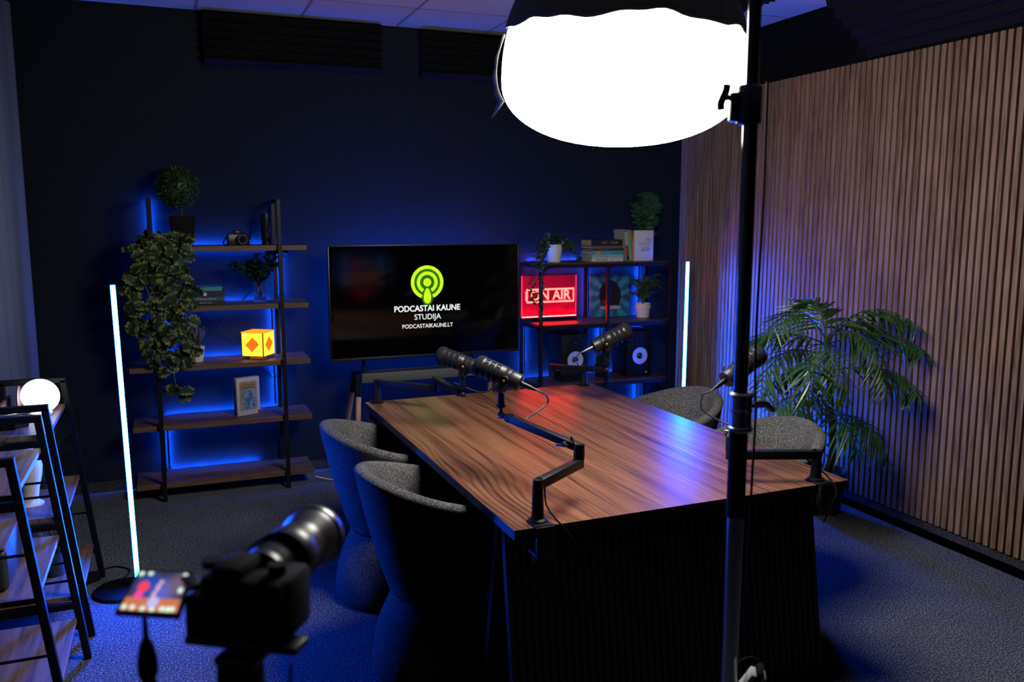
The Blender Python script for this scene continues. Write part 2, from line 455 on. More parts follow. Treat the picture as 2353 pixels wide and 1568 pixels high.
# acoustic foam
def foam_panel(name, x0, x1, z0, z1, y, label, rows=6):
    b = new_bm(); h = (z1 - z0) / rows; yb = YB - 0.001
    for i in range(rows):
        za = z0 + i * h
        v = [b.verts.new(p) for p in ((x0, yb, za), (x0, y + 0.05, za), (x0, y, za + h * 0.5), (x0, y + 0.05, za + h), (x0, yb, za + h),
                                      (x1, yb, za), (x1, y + 0.05, za), (x1, y, za + h * 0.5), (x1, y + 0.05, za + h), (x1, yb, za + h))]
        b.faces.new(v[:5]); b.faces.new(v[5:][::-1])
        for k in range(4): b.faces.new((v[k], v[k + 1], v[k + 6], v[k + 5]))
    return tag(obj(name, b, FOAM, None, 0), label, 'acoustic panel', 'acoustic foam on the walls and ceiling')
foam_panel('acoustic_foam', 0.25, 1.31, 2.54, 2.845, 5.47, 'long black ridged foam panel high on the back wall above the television')
foam_panel('acoustic_foam', 1.565, 2.63, 2.54, 2.83, 5.47, 'black ridged foam panel high on the back wall behind the glowing lantern')
# corner trap on the right wall, stepped ridges
b = new_bm(); steps = 7; prof = [(XR - 0.001, 2.50)]
for i in range(steps):
    t0, t1 = i / steps, (i + 1) / steps
    prof.append((XR - 0.03 - 0.40 * t0, 2.50 + 0.325 * t0 + 0.0)); prof.append((XR - 0.03 - 0.40 * t0 - 0.015, 2.50 + 0.325 * t1))
prof += [(XR - 0.445, 2.842), (XR - 0.001, 2.842)]
va = [b.verts.new((p[0], 3.76, p[1])) for p in prof]; vb = [b.verts.new((p[0], 1.2, p[1])) for p in prof]
b.faces.new(va); b.faces.new(vb[::-1])
for k in range(len(prof)): b.faces.new((va[k], va[(k + 1) % len(prof)], vb[(k + 1) % len(prof)], vb[k]))
tag(obj('acoustic_foam_trap', b, FOAM, None, 0), 'long black stepped foam trap in the corner between slatted wall and ceiling', 'acoustic panel', 'acoustic foam on the walls and ceiling')
b = new_bm(); y = 4.28
while y > 3.2:
    v = [b.verts.new(p) for p in ((2.3, y, 2.848), (2.3, y, 2.81), (2.3, y - 0.025, 2.775), (2.3, y - 0.05, 2.81), (2.3, y - 0.05, 2.848), (3.05, y, 2.848), (3.05, y, 2.81), (3.05, y - 0.025, 2.775), (3.05, y - 0.05, 2.81), (3.05, y - 0.05, 2.848))]
    b.faces.new(v[:5]); b.faces.new(v[5:][::-1])
    for k in range(4): b.faces.new((v[k], v[k + 1], v[k + 6], v[k + 5]))
    y -= 0.05
tag(obj('acoustic_foam', b, FOAM, None, 0), 'black jagged foam panel fixed to the ceiling beside the light stand', 'acoustic panel', 'acoustic foam on the walls and ceiling')

# ------------------------------------------------------------------ conference table
tb = thing('conference_table', (1.494, 3.16, 0), 'large rectangular walnut-topped meeting table in the middle of the room', 'table')
RT = Matrix.Translation((1.494, 3.16, 0)) @ Matrix.Rotation(R_(1.05), 4, 'Z')
b = new_bm(); box(b, (-0.626, -0.942, 0.7195), (0.626, 0.942, 0.722), 0.0, RT); box(b, (-0.626, -0.942, 0.7205), (0.626, 0.942, 0.7485), 0.001, RT)
obj('table_edge_core', b, BLACK, tb, 0)
b = new_bm(); box(b, (-0.626, -0.942, 0.7485), (0.626, 0.942, 0.75), 0.0); top = obj('tabletop', b, WALNUT, None, 0)
top.matrix_world = RT; top.parent = tb; top.matrix_parent_inverse = Matrix.Translation((-1.494, -3.16, 0)); top.location = RT.translation; top.rotation_euler = (0, 0, R_(1.05))
def leg_panel(yt, yb_, slats=True):
    """leaning slatted leg panel, full width of the table"""
    b = new_bm()
    p0 = Vector((0, yt, 0.72)); p1 = Vector((0, yb_, 0.004)); L = (p1 - p0).length
    z = (p1 - p0).normalized(); x = Vector((1, 0, 0)); y = z.cross(x)
    M = Matrix((x, y, z)).transposed().to_4x4(); M.translation = p0
    M = RT @ M
    box(b, (-0.60, -0.008, 0), (0.60, 0.008, L), 0.001, M)
    sgn = -1 if yb_ < yt else 1
    k = -0.60
    side = (-1 if (M.to_3x3() @ Vector((0, 1, 0))).y > 0 else 1) * (1 if sgn < 0 else -1)
    while k < 0.585:
        lo, hi = (0.008, 0.019) if side > 0 else (-0.019, -0.008)
        box(b, (k, lo, 0.0), (k + 0.017, hi, L), 0.001, M, seg=1); k += 0.0268
    return b
for yt, yb_, nm in ((-0.775, -0.885, 'near'), (-0.745, -0.60, ''), (0.748, 0.755, ''), (0.775, 0.885, '')):
    obj('leg_panel', leg_panel(yt, yb_), SLATBLK, tb, 0)

# ------------------------------------------------------------------ tub chairs
def chair_mesh():
    NT, = (72,)
    shell = new_bm()
    def rim(t):    # t angle from the back (0) to the front (pi)
        a = abs(t)
        k = min(1, a / R_(128))
        return 0.785 - 0.115 * (k * k * (3 - 2 * k))
    def outer(z):
        # radius of the outside by height
        pts = [(0.32, 0.190), (0.36, 0.205), (0.45, 0.232), (0.58, 0.266), (0.70, 0.293), (0.80, 0.311)]
        for (z0, r0), (z1, r1) in zip(pts, pts[1:]):
            if z <= z1: 
                u = max(0, (z - z0) / (z1 - z0)); return r0 + (r1 - r0) * u
        return pts[-1][1]
    T = R_(132)
    cols = []
    NA = 56
    for i in range(NA + 1):
        t = -T + 2 * T * i / NA
        zr = rim(t)
        e = min(1, (T - abs(t)) / R_(14)); e = math.sqrt(max(0.0, 1 - (1 - e) ** 2))   # rounded front ends
        zr2 = 0.42 + (zr - 0.42) * (0.86 + 0.14 * e)
        th = 0.052 * (0.55 + 0.45 * e)
        prof = []
        for k in range(8):
            z = 0.32 + (zr2 - 0.03 - 0.32) * k / 7
            prof.append((outer(z), z))
        ro = outer(zr2)
        for k in range(1, 8):
            a = PI * k / 8
            prof.append((ro - th / 2 + th / 2 * math.cos(a), zr2 - 0.026 + 0.026 * math.sin(a)))
        for k in range(6):
            z = (zr2 - 0.03) + (0.40 - (zr2 - 0.03)) * k / 5
            prof.append((outer(z) - th - 0.012 * (k / 5), z))
        dirv = Vector((-math.cos(t), math.sin(t), 0))
        cols.append([shell.verts.new(dirv * r + Vector((0, 0, z))) for r, z in prof])
    for a, c in zip(cols, cols[1:]):
        for k in range(len(a) - 1): shell.faces.new((a[k], a[k + 1], c[k + 1], c[k]))
    shell.faces.new(cols[0]); shell.faces.new(cols[-1][::-1])
    # underside bowl
    lathe(shell, [(0.0, 0.30), (0.15, 0.305), (0.185, 0.32), (0.20, 0.345), (0.19, 0.38), (0.0, 0.38)], 48, caps=False)
    seat = new_bm()
    lathe(seat, [(0.0, 0.37), (0.19, 0.37), (0.222, 0.39), (0.235, 0.43), (0.225, 0.462), (0.19, 0.478), (0.10, 0.486), (0.0, 0.488)], 48, M=Matrix.Translation((0.015, 0, 0)))
    base = new_bm()
    lathe(base, [(0.0, 0.0), (0.235, 0.0), (0.252, 0.015), (0.256, 0.05), (0.248, 0.12), (0.228, 0.20), (0.20, 0.26), (0.18, 0.305), (0.0, 0.305)], 48)
    return shell, seat, base
ch = thing('tub_chair', (0, 0, 0), 'grey bouclé tub chair on the near left side of the table, closest to the camera', 'chair', 'tub chairs around the meeting table')
s1, s2, s3 = chair_mesh()
obj('shell', s1, BOUCLE, ch, 60); obj('seat_cushion', s2, BOUCLE, ch, 60); obj('pedestal_base', s3, BOUCLE, ch, 60)
chairs = [((0.865, 2.88), 4, 'grey bouclé tub chair on the left side of the table, closest to the camera'),
          ((0.855, 3.57), -3, 'grey bouclé tub chair on the left side of the table, nearer the television'),
          ((2.235, 2.90), 180, 'grey bouclé tub chair behind the light stand, in front of the palm'),
          ((2.24, 3.62), 183, 'grey bouclé tub chair at the table corner nearest the right-hand blue light tube')]
for i, ((cx_, cy_), rz, lab) in enumerate(chairs):
    o = ch if i == 0 else copy_tree(ch)
    o.location = (cx_, cy_, 0); o.rotation_euler = (0, 0, R_(rz)); o['label'] = lab

# ------------------------------------------------------------------ microphone arms
def seg_arm(bm, p0, p1, w=0.030, h=0.030, holes=(), mi=0):
    """flat topped boom section with rounded ends"""
    p0 = Vector(p0); p1 = Vector(p1)
    bar(bm, p0, p1, w, h, 0.003, mi=mi)
    up = Vector((0, 0, 1))
    for p in (p0, p1): cyl(bm, p - up * h / 2, p + up * h / 2, w / 2, seg=24, mi=mi)

def boom_arm(base, zl, elbow, ze, tip, label, clamp_dir=(0, -1), hang=None):
    """base on table (x,y), lower bar at height zl, elbow (x,y), upper bar from ze, tip point"""
    bx, by = base; t = thing('boom_stand', (bx, by, 0.75), label, 'microphone arm', 'low black microphone boom arms clamped to the table')
    b = new_bm(); d = Vector((clamp_dir[0], clamp_dir[1], 0)).normalized(); s = Vector((-d.y, d.x, 0))
    P = Vector((bx, by, 0))
    Md = Matrix((s, d, Vector((0, 0, 1)))).transposed().to_4x4(); Md.translation = P
    e = 0.046  # overhang to the table edge
    box(b, (-0.028, -0.022, 0.7505), (0.028, e + 0.012, 0.7565), 0.002, Md)
    box(b, (-0.028, e - 0.001, 0.655), (0.028, e + 0.013, 0.7565), 0.002, Md)
    box(b, (-0.022, -0.02, 0.655), (0.022, e + 0.01, 0.664), 0.002, Md)
    obj('clamp', b, BLACK, t)
    b = new_bm(); cyl(b, P + Vector((0, 0, 0.64)), P + Vector((0, 0, 0.718)), 0.006, seg=12); cyl(b, P + Vector((0, 0, 0.632)), P + Vector((0, 0, 0.648)), 0.016, seg=16)
    obj('clamp_screw', b, BLACKSAT, t)
    b = new_bm(); lathe(b, [(0.0, 0.7565), (0.029, 0.7565), (0.029, 0.761), (0.020, 0.765), (0.0185, 0.78), (0.016, zl + 0.0)], 28, Matrix.Translation(P)); obj('base_post', b, BLACK, t)
    E = Vector((elbow[0], elbow[1], 0)); up = Vector((0, 0, 1))
    b = new_bm(); p0 = P + up * zl; p1 = E + up * zl
    seg_arm(b, p0, p1)
    dd = (p1 - p0).normalized(); cyl(b, p0 + dd * 0.03 + up * 0.0145, p0 + dd * 0.03 + up * 0.0156, 0.0085, seg=18, mi=1)
    obj('lower_arm', b, [BLACK, mat('cable_hole_black', (0.001, 0.001, 0.001), 0.9)], t)
    b = new_bm(); cyl(b, p1 + up * 0.012, E + up * (ze + 0.012), 0.0165, seg=24); obj('elbow_post', b, BLACK, t)
    b = new_bm(); q0 = E + up * ze; T = Vector(tip); dir2 = (T - q0).normalized(); q1 = T - dir2 * 0.045
    seg_arm(b, q0, q1, 0.027, 0.026)
    n2 = Vector((0, 0, 1)); nn = (n2 - dir2 * n2.dot(dir2)).normalized()
    for f in (0.12, 0.9):
        c = q0 + (q1 - q0) * f; cyl(b, c + nn * 0.0122, c + nn * 0.0136, 0.0085, seg=18, mi=1)
    obj('upper_arm', b, [BLACK, MATS['cable_hole_black']], t)
    # tilt lever near elbow and the ball joint at the tip
    sd = dir2.cross(up).normalized()
    b = new_bm(); c = q0 + dir2 * 0.05
    cyl(b, c - sd * 0.012, c - sd * 0.026, 0.008, seg=16); bar(b, c - sd * 0.022 - dir2 * 0.02, c - sd * 0.022 + dir2 * 0.035 - up * 0.012, 0.006, 0.011, 0.002)
    obj('tension_lever', b, STEEL, t)
    b = new_bm(); cyl(b, q1 - sd * 0.014, q1 + sd * 0.014, 0.014, seg=20)
    cyl(b, q1, T, 0.008, seg=14); sphere(b, T, 0.012, 18); cyl(b, T, T + up * 0.03, 0.0055, seg=14)
    bar(b, T - sd * 0.012 - up * 0.008, T - sd * 0.012 + up * 0.004 - dir2 * 0.03, 0.006, 0.012, 0.002)
    obj('ball_joint', b, BLACKSAT, t)
    b = new_bm(); cyl(b, T + up * 0.028, T + up * 0.034, 0.017, seg=24); cyl(b, T + up * 0.034, T + up * 0.040, 0.010, seg=20); cyl(b, T + up * 0.040, T + up * 0.044, 0.014, seg=24)
    obj('thread_collar', b, BLACKSAT, t)
    return t
ARMS = [((0.975, 2.245), 0.868, (1.187, 2.40), 0.918, (1.052, 2.750, 0.962), 'black boom arm clamped at the near left corner of the table, bent across the wood', (0.02, -1)),
        ((0.905, 4.055), 0.852, (1.125, 3.80), 0.898, (1.122, 3.385, 0.905), 'black boom arm clamped at the table corner in front of the television', (-0.02, 1)),
        ((2.035, 4.075), 0.845, (1.80, 3.97), 0.885, (1.905, 3.57, 0.928), 'black boom arm clamped at the table corner in front of the speakers', (-0.02, 1)),
        ((2.022, 2.262), 0.845, (1.745, 2.37), 0.895, (1.868, 2.502, 0.962), 'black boom arm clamped at the near right table corner, reaching behind the light stand', (0.02, -1))]
for a in ARMS: boom_arm(*a)
# cables of the near arms
def cable(name, pts, r, m, label, grp=None):
    b = new_bm(); tube(b, pts, r, 8); return tag(obj(name, b, m, None, 80), label, 'cable', grp)
cable('cable', [(1.005, 2.263, 0.852), (1.005, 2.25, 0.80), (1.02, 2.215, 0.765), (1.04, 2.195, 0.74), (1.08, 2.20, 0.68), (1.10, 2.21, 0.60)], 0.0028, RUBBER, 'thin black cable drooping from the near left boom arm over the table edge')
cable('cable', [(1.99, 2.285, 0.83), (2.02, 2.25, 0.80), (2.045, 2.215, 0.765), (2.05, 2.19, 0.73), (2.03, 2.195, 0.68), (2.02, 2.21, 0.62)], 0.0028, RUBBER, 'thin black cable drooping from the near right boom arm over the table edge')
cable('cable', [(1.175, 2.435, 0.938), (1.168, 2.42, 0.95), (1.172, 2.405, 0.925), (1.165, 2.392, 0.905), (1.162, 2.385, 0.886)], 0.0028, RUBBER, 'short black cable looping at the elbow of the near left boom arm')

# ------------------------------------------------------------------ microphones
ORANGE = mat('orange_dot', (0.8, 0.22, 0.02), 0.5, emit=(1.0, 0.3, 0.03), es=0.15)
GRILLE = speckle('foam_windscreen', [(0.3, (0.006, 0.006, 0.007)), (0.7, (0.024, 0.024, 0.027))], 700, bump=0.8, dist=0.002, big=0.1)
MBODY = mat('satin_black_metal', (0.011, 0.011, 0.012), 0.38, 0.0, 0.45, scale=250)
def microphone(tip, pivot_h, az, el, label, cablepts=None, scale=1.0, red=False, fat=1.14, off=0.02):
    """tip: top of the arm; the head points along azimuth az, elevation el"""
    T = Vector(tip) + Vector((0, 0, 0.0445))
    t = thing('microphone', tuple(T), label, 'microphone', 'broadcast microphones over the table')
    pv = T + Vector((0, 0, pivot_h)) - Vector((math.cos(az), math.sin(az), 0)) * off
    d = Vector((math.cos(az) * math.cos(el), math.sin(az) * math.cos(el), math.sin(el)))
    side = Vector((-math.sin(az), math.cos(az), 0))
    M = frame_to(pv, pv + d) @ Matrix.Diagonal((scale * fat, scale * fat, scale, 1))   # local Z along the axis, pivot at 0
    b = new_bm(); prof = [(0.0, -0.052), (0.022, -0.052), (0.027, -0.048), (0.028, -0.03), (0.0285, -0.012), (0.0275, -0.010), (0.0295, -0.008), (0.0298, 0.008), (0.0285, 0.010), (0.031, 0.014), (0.0315, 0.030)]
    z = 0.030
    for k in range(3):
        prof += [(0.0318, z), (0.0325, z + 0.004), (0.0305, z + 0.006), (0.0305, z + 0.018), (0.0325, z + 0.020)]; z += 0.0235
    prof += [(0.0328, z), (0.033, z + 0.006), (0.031, z + 0.008), (0.0, z + 0.008)]
    lathe(b, prof, 40, M); obj('microphone_body', b, MBODY, t, 40)
    b = new_bm(); z = 0.0362
    for k in range(3):
        for q in range(6):
            a0 = 2 * PI * q / 6 + 0.09; a1 = a0 + 2 * PI / 6 - 0.18; rows = []
            for zz in (0.0, 0.011):
                rows.append([b.verts.new(M @ Vector((0.0318 * math.cos(a0 + (a1 - a0) * i / 6), 0.0318 * math.sin(a0 + (a1 - a0) * i / 6), z + zz))) for i in range(7)])
            for i in range(6): b.faces.new((rows[0][i], rows[0][i + 1], rows[1][i + 1], rows[1][i]))
        z += 0.0235
    g = obj('grille_windows', b, GRILLE, t, 40)
    b = new_bm(); z0 = 0.103
    lathe(b, [(0.0315, z0), (0.0335, z0 + 0.004), (0.034, z0 + 0.012), (0.032, z0 + 0.022), (0.027, z0 + 0.030), (0.018, z0 + 0.036), (0.008, z0 + 0.0385), (0, z0 + 0.039)], 36, M); obj('foam_head', b, GRILLE, t, 60)
    # yoke
    b = new_bm(); r = 0.044 * scale
    yb0 = T + Vector((0, 0, pivot_h - 0.052)) - pv; pts = [pv + side * (r * f) + yb0 * g_ + Vector((0, 0, 0.006 * (g_ < 0.01))) for f, g_ in ((1, 0), (1, 0.42), (0.86, 0.78), (0.4, 0.97), (0, 1), (-0.4, 0.97), (-0.86, 0.78), (-1, 0.42), (-1, 0))]
    dx = Vector((d.x, d.y, 0)).normalized() * 0.012; prev = None
    for i, p in enumerate(pts):
        tn = (pts[min(i + 1, len(pts) - 1)] - pts[max(i - 1, 0)]).normalized(); nn = tn.cross(dx.normalized()) * 0.0022
        q = [b.verts.new(p + o) for o in (dx + nn, -dx + nn, -dx - nn, dx - nn)]
        if prev:
            for k in range(4): b.faces.new((prev[k], prev[(k + 1) % 4], q[(k + 1) % 4], q[k]))
        else: b.faces.new(q)
        prev = q
    b.faces.new(prev[::-1]); obj('yoke', b, MBODY, t, 50)
    b = new_bm(); cyl(b, T, T + Vector((0, 0, pivot_h - 0.05)), 0.0125, seg=20); obj('mount_stem', b, BLACKSAT, t)
    for sg in (-1, 1):
        b = new_bm(); c = pv + side * sg * r
        cyl(b, c - side * sg * 0.008, c + side * sg * 0.010, 0.014, seg=22); kn = obj('tilt_knob', b, BLACKSAT, t)
        b = new_bm(); cyl(b, c + side * sg * 0.0099, c + side * sg * 0.0106, 0.0042, seg=14); obj('orange_dot', b, ORANGE, kn)
    b = new_bm(); tl = pv - d * 0.052 * scale
    cyl(b, tl, tl - d * 0.006, 0.011, seg=20); cyl(b, tl - d * 0.004, tl - d * 0.038, 0.0095, 0.0085, seg=20); cyl(b, tl - d * 0.038, tl - d * 0.058, 0.007, 0.0045, seg=16)
    obj('plug', b, STEEL if red else BLACKSAT, t)
    if cablepts:
        b = new_bm(); tube(b, [tl - d * 0.05] + [tl - d * 0.075] + cablepts, 0.0032, 8); obj('cable', b, mat('grey_black_cable', (0.05, 0.05, 0.052), 0.4, scale=80), t, 80)
    return t
CR = Vector((math.cos(YAW), -math.sin(YAW), 0))
azl = math.atan2(CR.y, CR.x)
microphone((1.052, 2.750, 0.962), 0.088, azl + PI - R_(18), R_(20), 'black broadcast microphone on the near left arm, foam head up to the left',
           [(1.20, 2.69, 1.03), (1.21, 2.705, 1.00), (1.155, 2.68, 0.975), (1.105, 2.645, 0.965), (1.10, 2.64, 0.935)], off=0.028, scale=0.95, fat=1.18)
microphone((1.122, 3.385, 0.905), 0.086, azl + PI - R_(15), R_(17), 'black broadcast microphone on the far left arm, overlapping the television stand',
           [(1.24, 3.30, 0.955), (1.22, 3.42, 0.90), (1.16, 3.62, 0.91)])
microphone((1.905, 3.57, 0.928), 0.090, azl + R_(12), R_(24), 'black broadcast microphone on the far right arm, in front of the right speaker',
           [(1.76, 3.63, 0.965), (1.80, 3.68, 0.955), (1.84, 3.74, 0.915), (1.86, 3.77, 0.90)], scale=1.06, red=True)
microphone((1.868, 2.502, 0.962), 0.095, azl + R_(28), R_(28), 'black broadcast microphone half hidden behind the light stand pole',
           [(1.735, 2.53, 1.02), (1.735, 2.53, 0.97), (1.79, 2.50, 0.93), (1.82, 2.46, 0.92)])

# ------------------------------------------------------------------ lantern light and its stand
LC = Vector((1.403, 2.554, 2.083))
lan = thing('lantern_softbox', tuple(LC), 'big round glowing white lantern softbox with a black skirt hanging above the table', 'studio light')
def lant_r(z):       # radius by height relative to the centre
    if z < 0: u = min(1, -z / 0.203); n_ = 2.15; return 0.394 * (1 - u ** n_) ** (1 / n_)
    u = min(1, z / 0.468); return 0.394 * (1 - u ** 2.1) ** (1 / 2.1)
def wav(t): return 0.152 - 0.024 * math.cos(t + 2.07) - 0.018 * math.cos(t + 0.38) + 0.008 * math.sin(3 * t + 0.6) + 0.008 * math.sin(7 * t + 2) + 0.004 * math.sin(17 * t)
b = new_bm(); seg = 96; rows = []
zs = [-0.203 * math.sin(PI / 2 * (1 - k / 16)) for k in range(17)]
rows.append([b.verts.new((0, 0, -0.203))])
for z in zs[1:]: rows.append([b.verts.new((lant_r(z) * math.cos(2 * PI * k / seg), lant_r(z) * math.sin(2 * PI * k / seg), z)) for k in range(seg)])
for q in range(1, 9):
    rows.append([b.verts.new((lant_r(0.20 * q / 8) * math.cos(2 * PI * k / seg), lant_r(0.20 * q / 8) * math.sin(2 * PI * k / seg), 0.20 * q / 8)) for k in range(seg)])
for a, c in zip(rows, rows[1:]):
    for k in range(seg):
        j = (k + 1) % seg
        if len(a) == 1: b.faces.new((a[0], c[k], c[j]))
        else: b.faces.new((a[k], a[j], c[j], c[k]))
bmesh.ops.transform(b, matrix=Matrix.Translation(LC), verts=b.verts[:])
obj('diffuser', b, emitter('lantern_glow', (1.0, 0.955, 0.90), LANTERN), lan, 80)
b = new_bm(); rows = []
for q in range(13):
    row = []
    for k in range(seg):
        t = 2 * PI * k / seg; z0 = wav(t); z = z0 + (0.460 - z0) * q / 12
        r = lant_r(z) + 0.006 + 0.003 * math.sin(24 * t) * (1 - q / 12)
        row.append(b.verts.new(LC + Vector((r * math.cos(t), r * math.sin(t), z))))
    rows.append(row)
for a, c in zip(rows, rows[1:]):
    for k in range(seg): b.faces.new((a[k], a[(k + 1) % seg], c[(k + 1) % seg], c[k]))
b.faces.new(rows[-1])
sk = obj('skirt', b, CLOTH, lan, 60); md = sk.modifiers.new('s', 'SOLIDIFY'); md.thickness = 0.004; md.offset = 1
b = new_bm(); U = CR; prev = None   # loose side flap with its tail on the left of the lantern
for k in range(15):
    f = k / 14; z = 0.15 - 0.21 * f; out = lant_r(z) + 0.004 + 0.012 * math.sin(f * PI)
    wd = 0.005 + 0.014 * f * f + 0.002 * math.sin(f * 22)
    p = LC - U * out + Vector((0, 0, z)); q = LC - U * (out + wd) + Vector((0, 0, z + 0.004)) + Vector((0.01, 0.03, 0)) * f
    a = b.verts.new(p); c = b.verts.new(q)
    if prev: b.faces.new((prev[0], a, c, prev[1]))
    prev = (a, c)
tip_ = b.verts.new(LC - U * 0.428 + Vector((0.01, 0.02, -0.112))); b.faces.new((prev[0], tip_, prev[1]))
fl = obj('side_flap', b, mat('silver_cloth', (0.035, 0.036, 0.04), 0.7, scale=60), lan, 60); md = fl.modifiers.new('s', 'SOLIDIFY'); md.thickness = 0.002
b = new_bm(); cyl(b, LC + Vector((0, 0, 0.45)), LC + Vector((0, 0, 0.53)), 0.07, seg=32); cyl(b, LC + Vector((0, 0, 0.53)), LC + Vector((0, 0, 0.60)), 0.055, seg=32); obj('lamp_head', b, BLACKSAT, lan)

ST = Vector((1.154, 1.54, 0))
st = thing('light_stand', (ST.x, ST.y, 0), 'tall black and chrome light stand pole rising in front of the table', 'light stand')
Z_ = Vector((0, 0, 1))
b = new_bm(); cyl(b, ST + Z_ * 0.12, ST + Z_ * 0.99, 0.0185, seg=32); obj('lower_tube', b, mat('smoked_steel', (0.20, 0.20, 0.22), 0.25, 1.0, scale=60, var=0.05), st)
b = new_bm(); cyl(b, ST + Z_ * 0.982, ST + Z_ * 1.185, 0.0205, seg=32); obj('grip_sleeve', b, RUBBER, st)
b = new_bm(); cx = ST + Vector((0.004, 0, 0))
lathe(b, [(0.0, 1.178), (0.024, 1.178), (0.027, 1.182), (0.027, 1.188), (0.024, 1.190), (0.024, 1.222), (0.0255, 1.224), (0.0255, 1.228), (0.024, 1.230), (0.024, 1.254), (0.027, 1.256), (0.027, 1.263), (0.022, 1.267), (0.0, 1.267)], 36, Matrix.Translation(cx)); col = obj('collar', b, STEEL, st)
b = new_bm(); k0 = cx + Z_ * 1.236 + CR * 0.02; cyl(b, k0, k0 + CR * 0.03, 0.006, seg=14); tube(b, [k0 + CR * 0.012 + Z_ * 0.004, k0 + CR * 0.026 + Z_ * 0.006, k0 + CR * 0.04, k0 + CR * 0.052 - Z_ * 0.012], lambda t: 0.009 - 0.003 * t, 10); obj('clamp_lever', b, STEEL, col)
b = new_bm(); cyl(b, ST + Z_ * 1.18, ST + Z_ * 1.86, 0.0160, seg=32); obj('middle_tube', b, GLOSSBLK, st)
b = new_bm(); c2 = ST + CR * -0.004
lathe(b, [(0.0, 1.842), (0.023, 1.842), (0.026, 1.846), (0.0255, 1.870), (0.0265, 1.874), (0.0255, 1.878), (0.0255, 1.918), (0.022, 1.923), (0, 1.923)], 32, Matrix.Translation(c2))
box(b, (-0.016, -0.012, 0), (0.016, 0.012, 0.06), 0.004, Matrix.Translation(c2 - CR * 0.026 + Z_ * 1.848) @ Matrix.Rotation(-YAW, 4, 'Z'))
cl2 = obj('upper_clamp', b, BLACKSAT, st)
b = new_bm(); k0 = c2 + Z_ * 1.897 - CR * 0.03
cyl(b, k0, k0 - CR * 0.022, 0.006, seg=14)
tube(b, [k0 - CR * 0.018 + Z_ * 0.027, k0 - CR * 0.020 + Z_ * 0.014, k0 - CR * 0.026, k0 - CR * 0.030 - Z_ * 0.012, k0 - CR * 0.029 - Z_ * 0.025], 0.0085, 12)
obj('tee_handle', b, BLACKSAT, cl2)
b = new_bm(); cyl(b, ST + Z_ * 1.90, ST + Z_ * 2.66, 0.0135, seg=32); obj('upper_tube', b, GLOSSBLK, st)
b = new_bm(); cyl(b, ST + Z_ * 2.66 + Vector((-0.09, -0.35, 0)), LC + Z_ * 0.645, 0.014, seg=20); cyl(b, ST + Z_ * 2.62, ST + Z_ * 2.70, 0.026, seg=24); obj('boom', b, GLOSSBLK, st)
for k in range(3):
    a = R_(200 + 120 * k); dv = Vector((math.cos(a), math.sin(a), 0))
    b = new_bm(); bar(b, ST + Z_ * 0.36 + dv * 0.015, ST + Z_ * 0.012 + dv * 0.42, 0.022, 0.022, 0.003); obj('leg', b, BLACK, st)
cable('cable', [ST + CR * 0.032 + Z_ * 1.93, ST + CR * 0.034 + Z_ * 1.7, ST + CR * 0.030 + Z_ * 1.4, ST + CR * 0.036 + Z_ * 1.2, ST + CR * 0.034 + Z_ * 1.05, ST + CR * 0.034 + Z_ * 0.8, ST + CR * 0.046 + Z_ * 0.66], 0.0028, RUBBER, 'thin black power cord hanging straight down beside the light stand pole')
pa = thing('power_adapter', tuple(ST + CR * 0.040 + Z_ * 0.575), 'pale grey power brick strapped low on the light stand', 'power adapter')
Mp = Matrix.Translation(ST + CR * 0.040 + Z_ * 0.592 + Vector((0, -0.02, 0))) @ Matrix.Rotation(-YAW, 4, 'Z') @ Matrix.Rotation(R_(20), 4, 'Y') @ Matrix.Rotation(R_(24), 4, 'X')
b = new_bm(); box(b, (-0.018, -0.014, -0.06), (0.018, 0.014, 0.035), 0.003, Mp); obj('adapter_body', b, WHITE_P, pa)
b = new_bm(); box(b, (-0.007, -0.017, 0.0), (0.007, 0.017, 0.05), 0.003, Mp); obj('strap', b, RUBBER, pa)
b = new_bm(); cc = ST + CR * 0.048 + Z_ * 0.592 + Vector((0, 0, 0)); pts = [cc + CR * 0.040 * math.sin(2 * PI * k / 12) + Z_ * (0.050 * math.cos(2 * PI * k / 12)) for k in range(13)]
tube(b, pts, 0.0022, 8); obj('cord_loop', b, RUBBER, pa, 80)

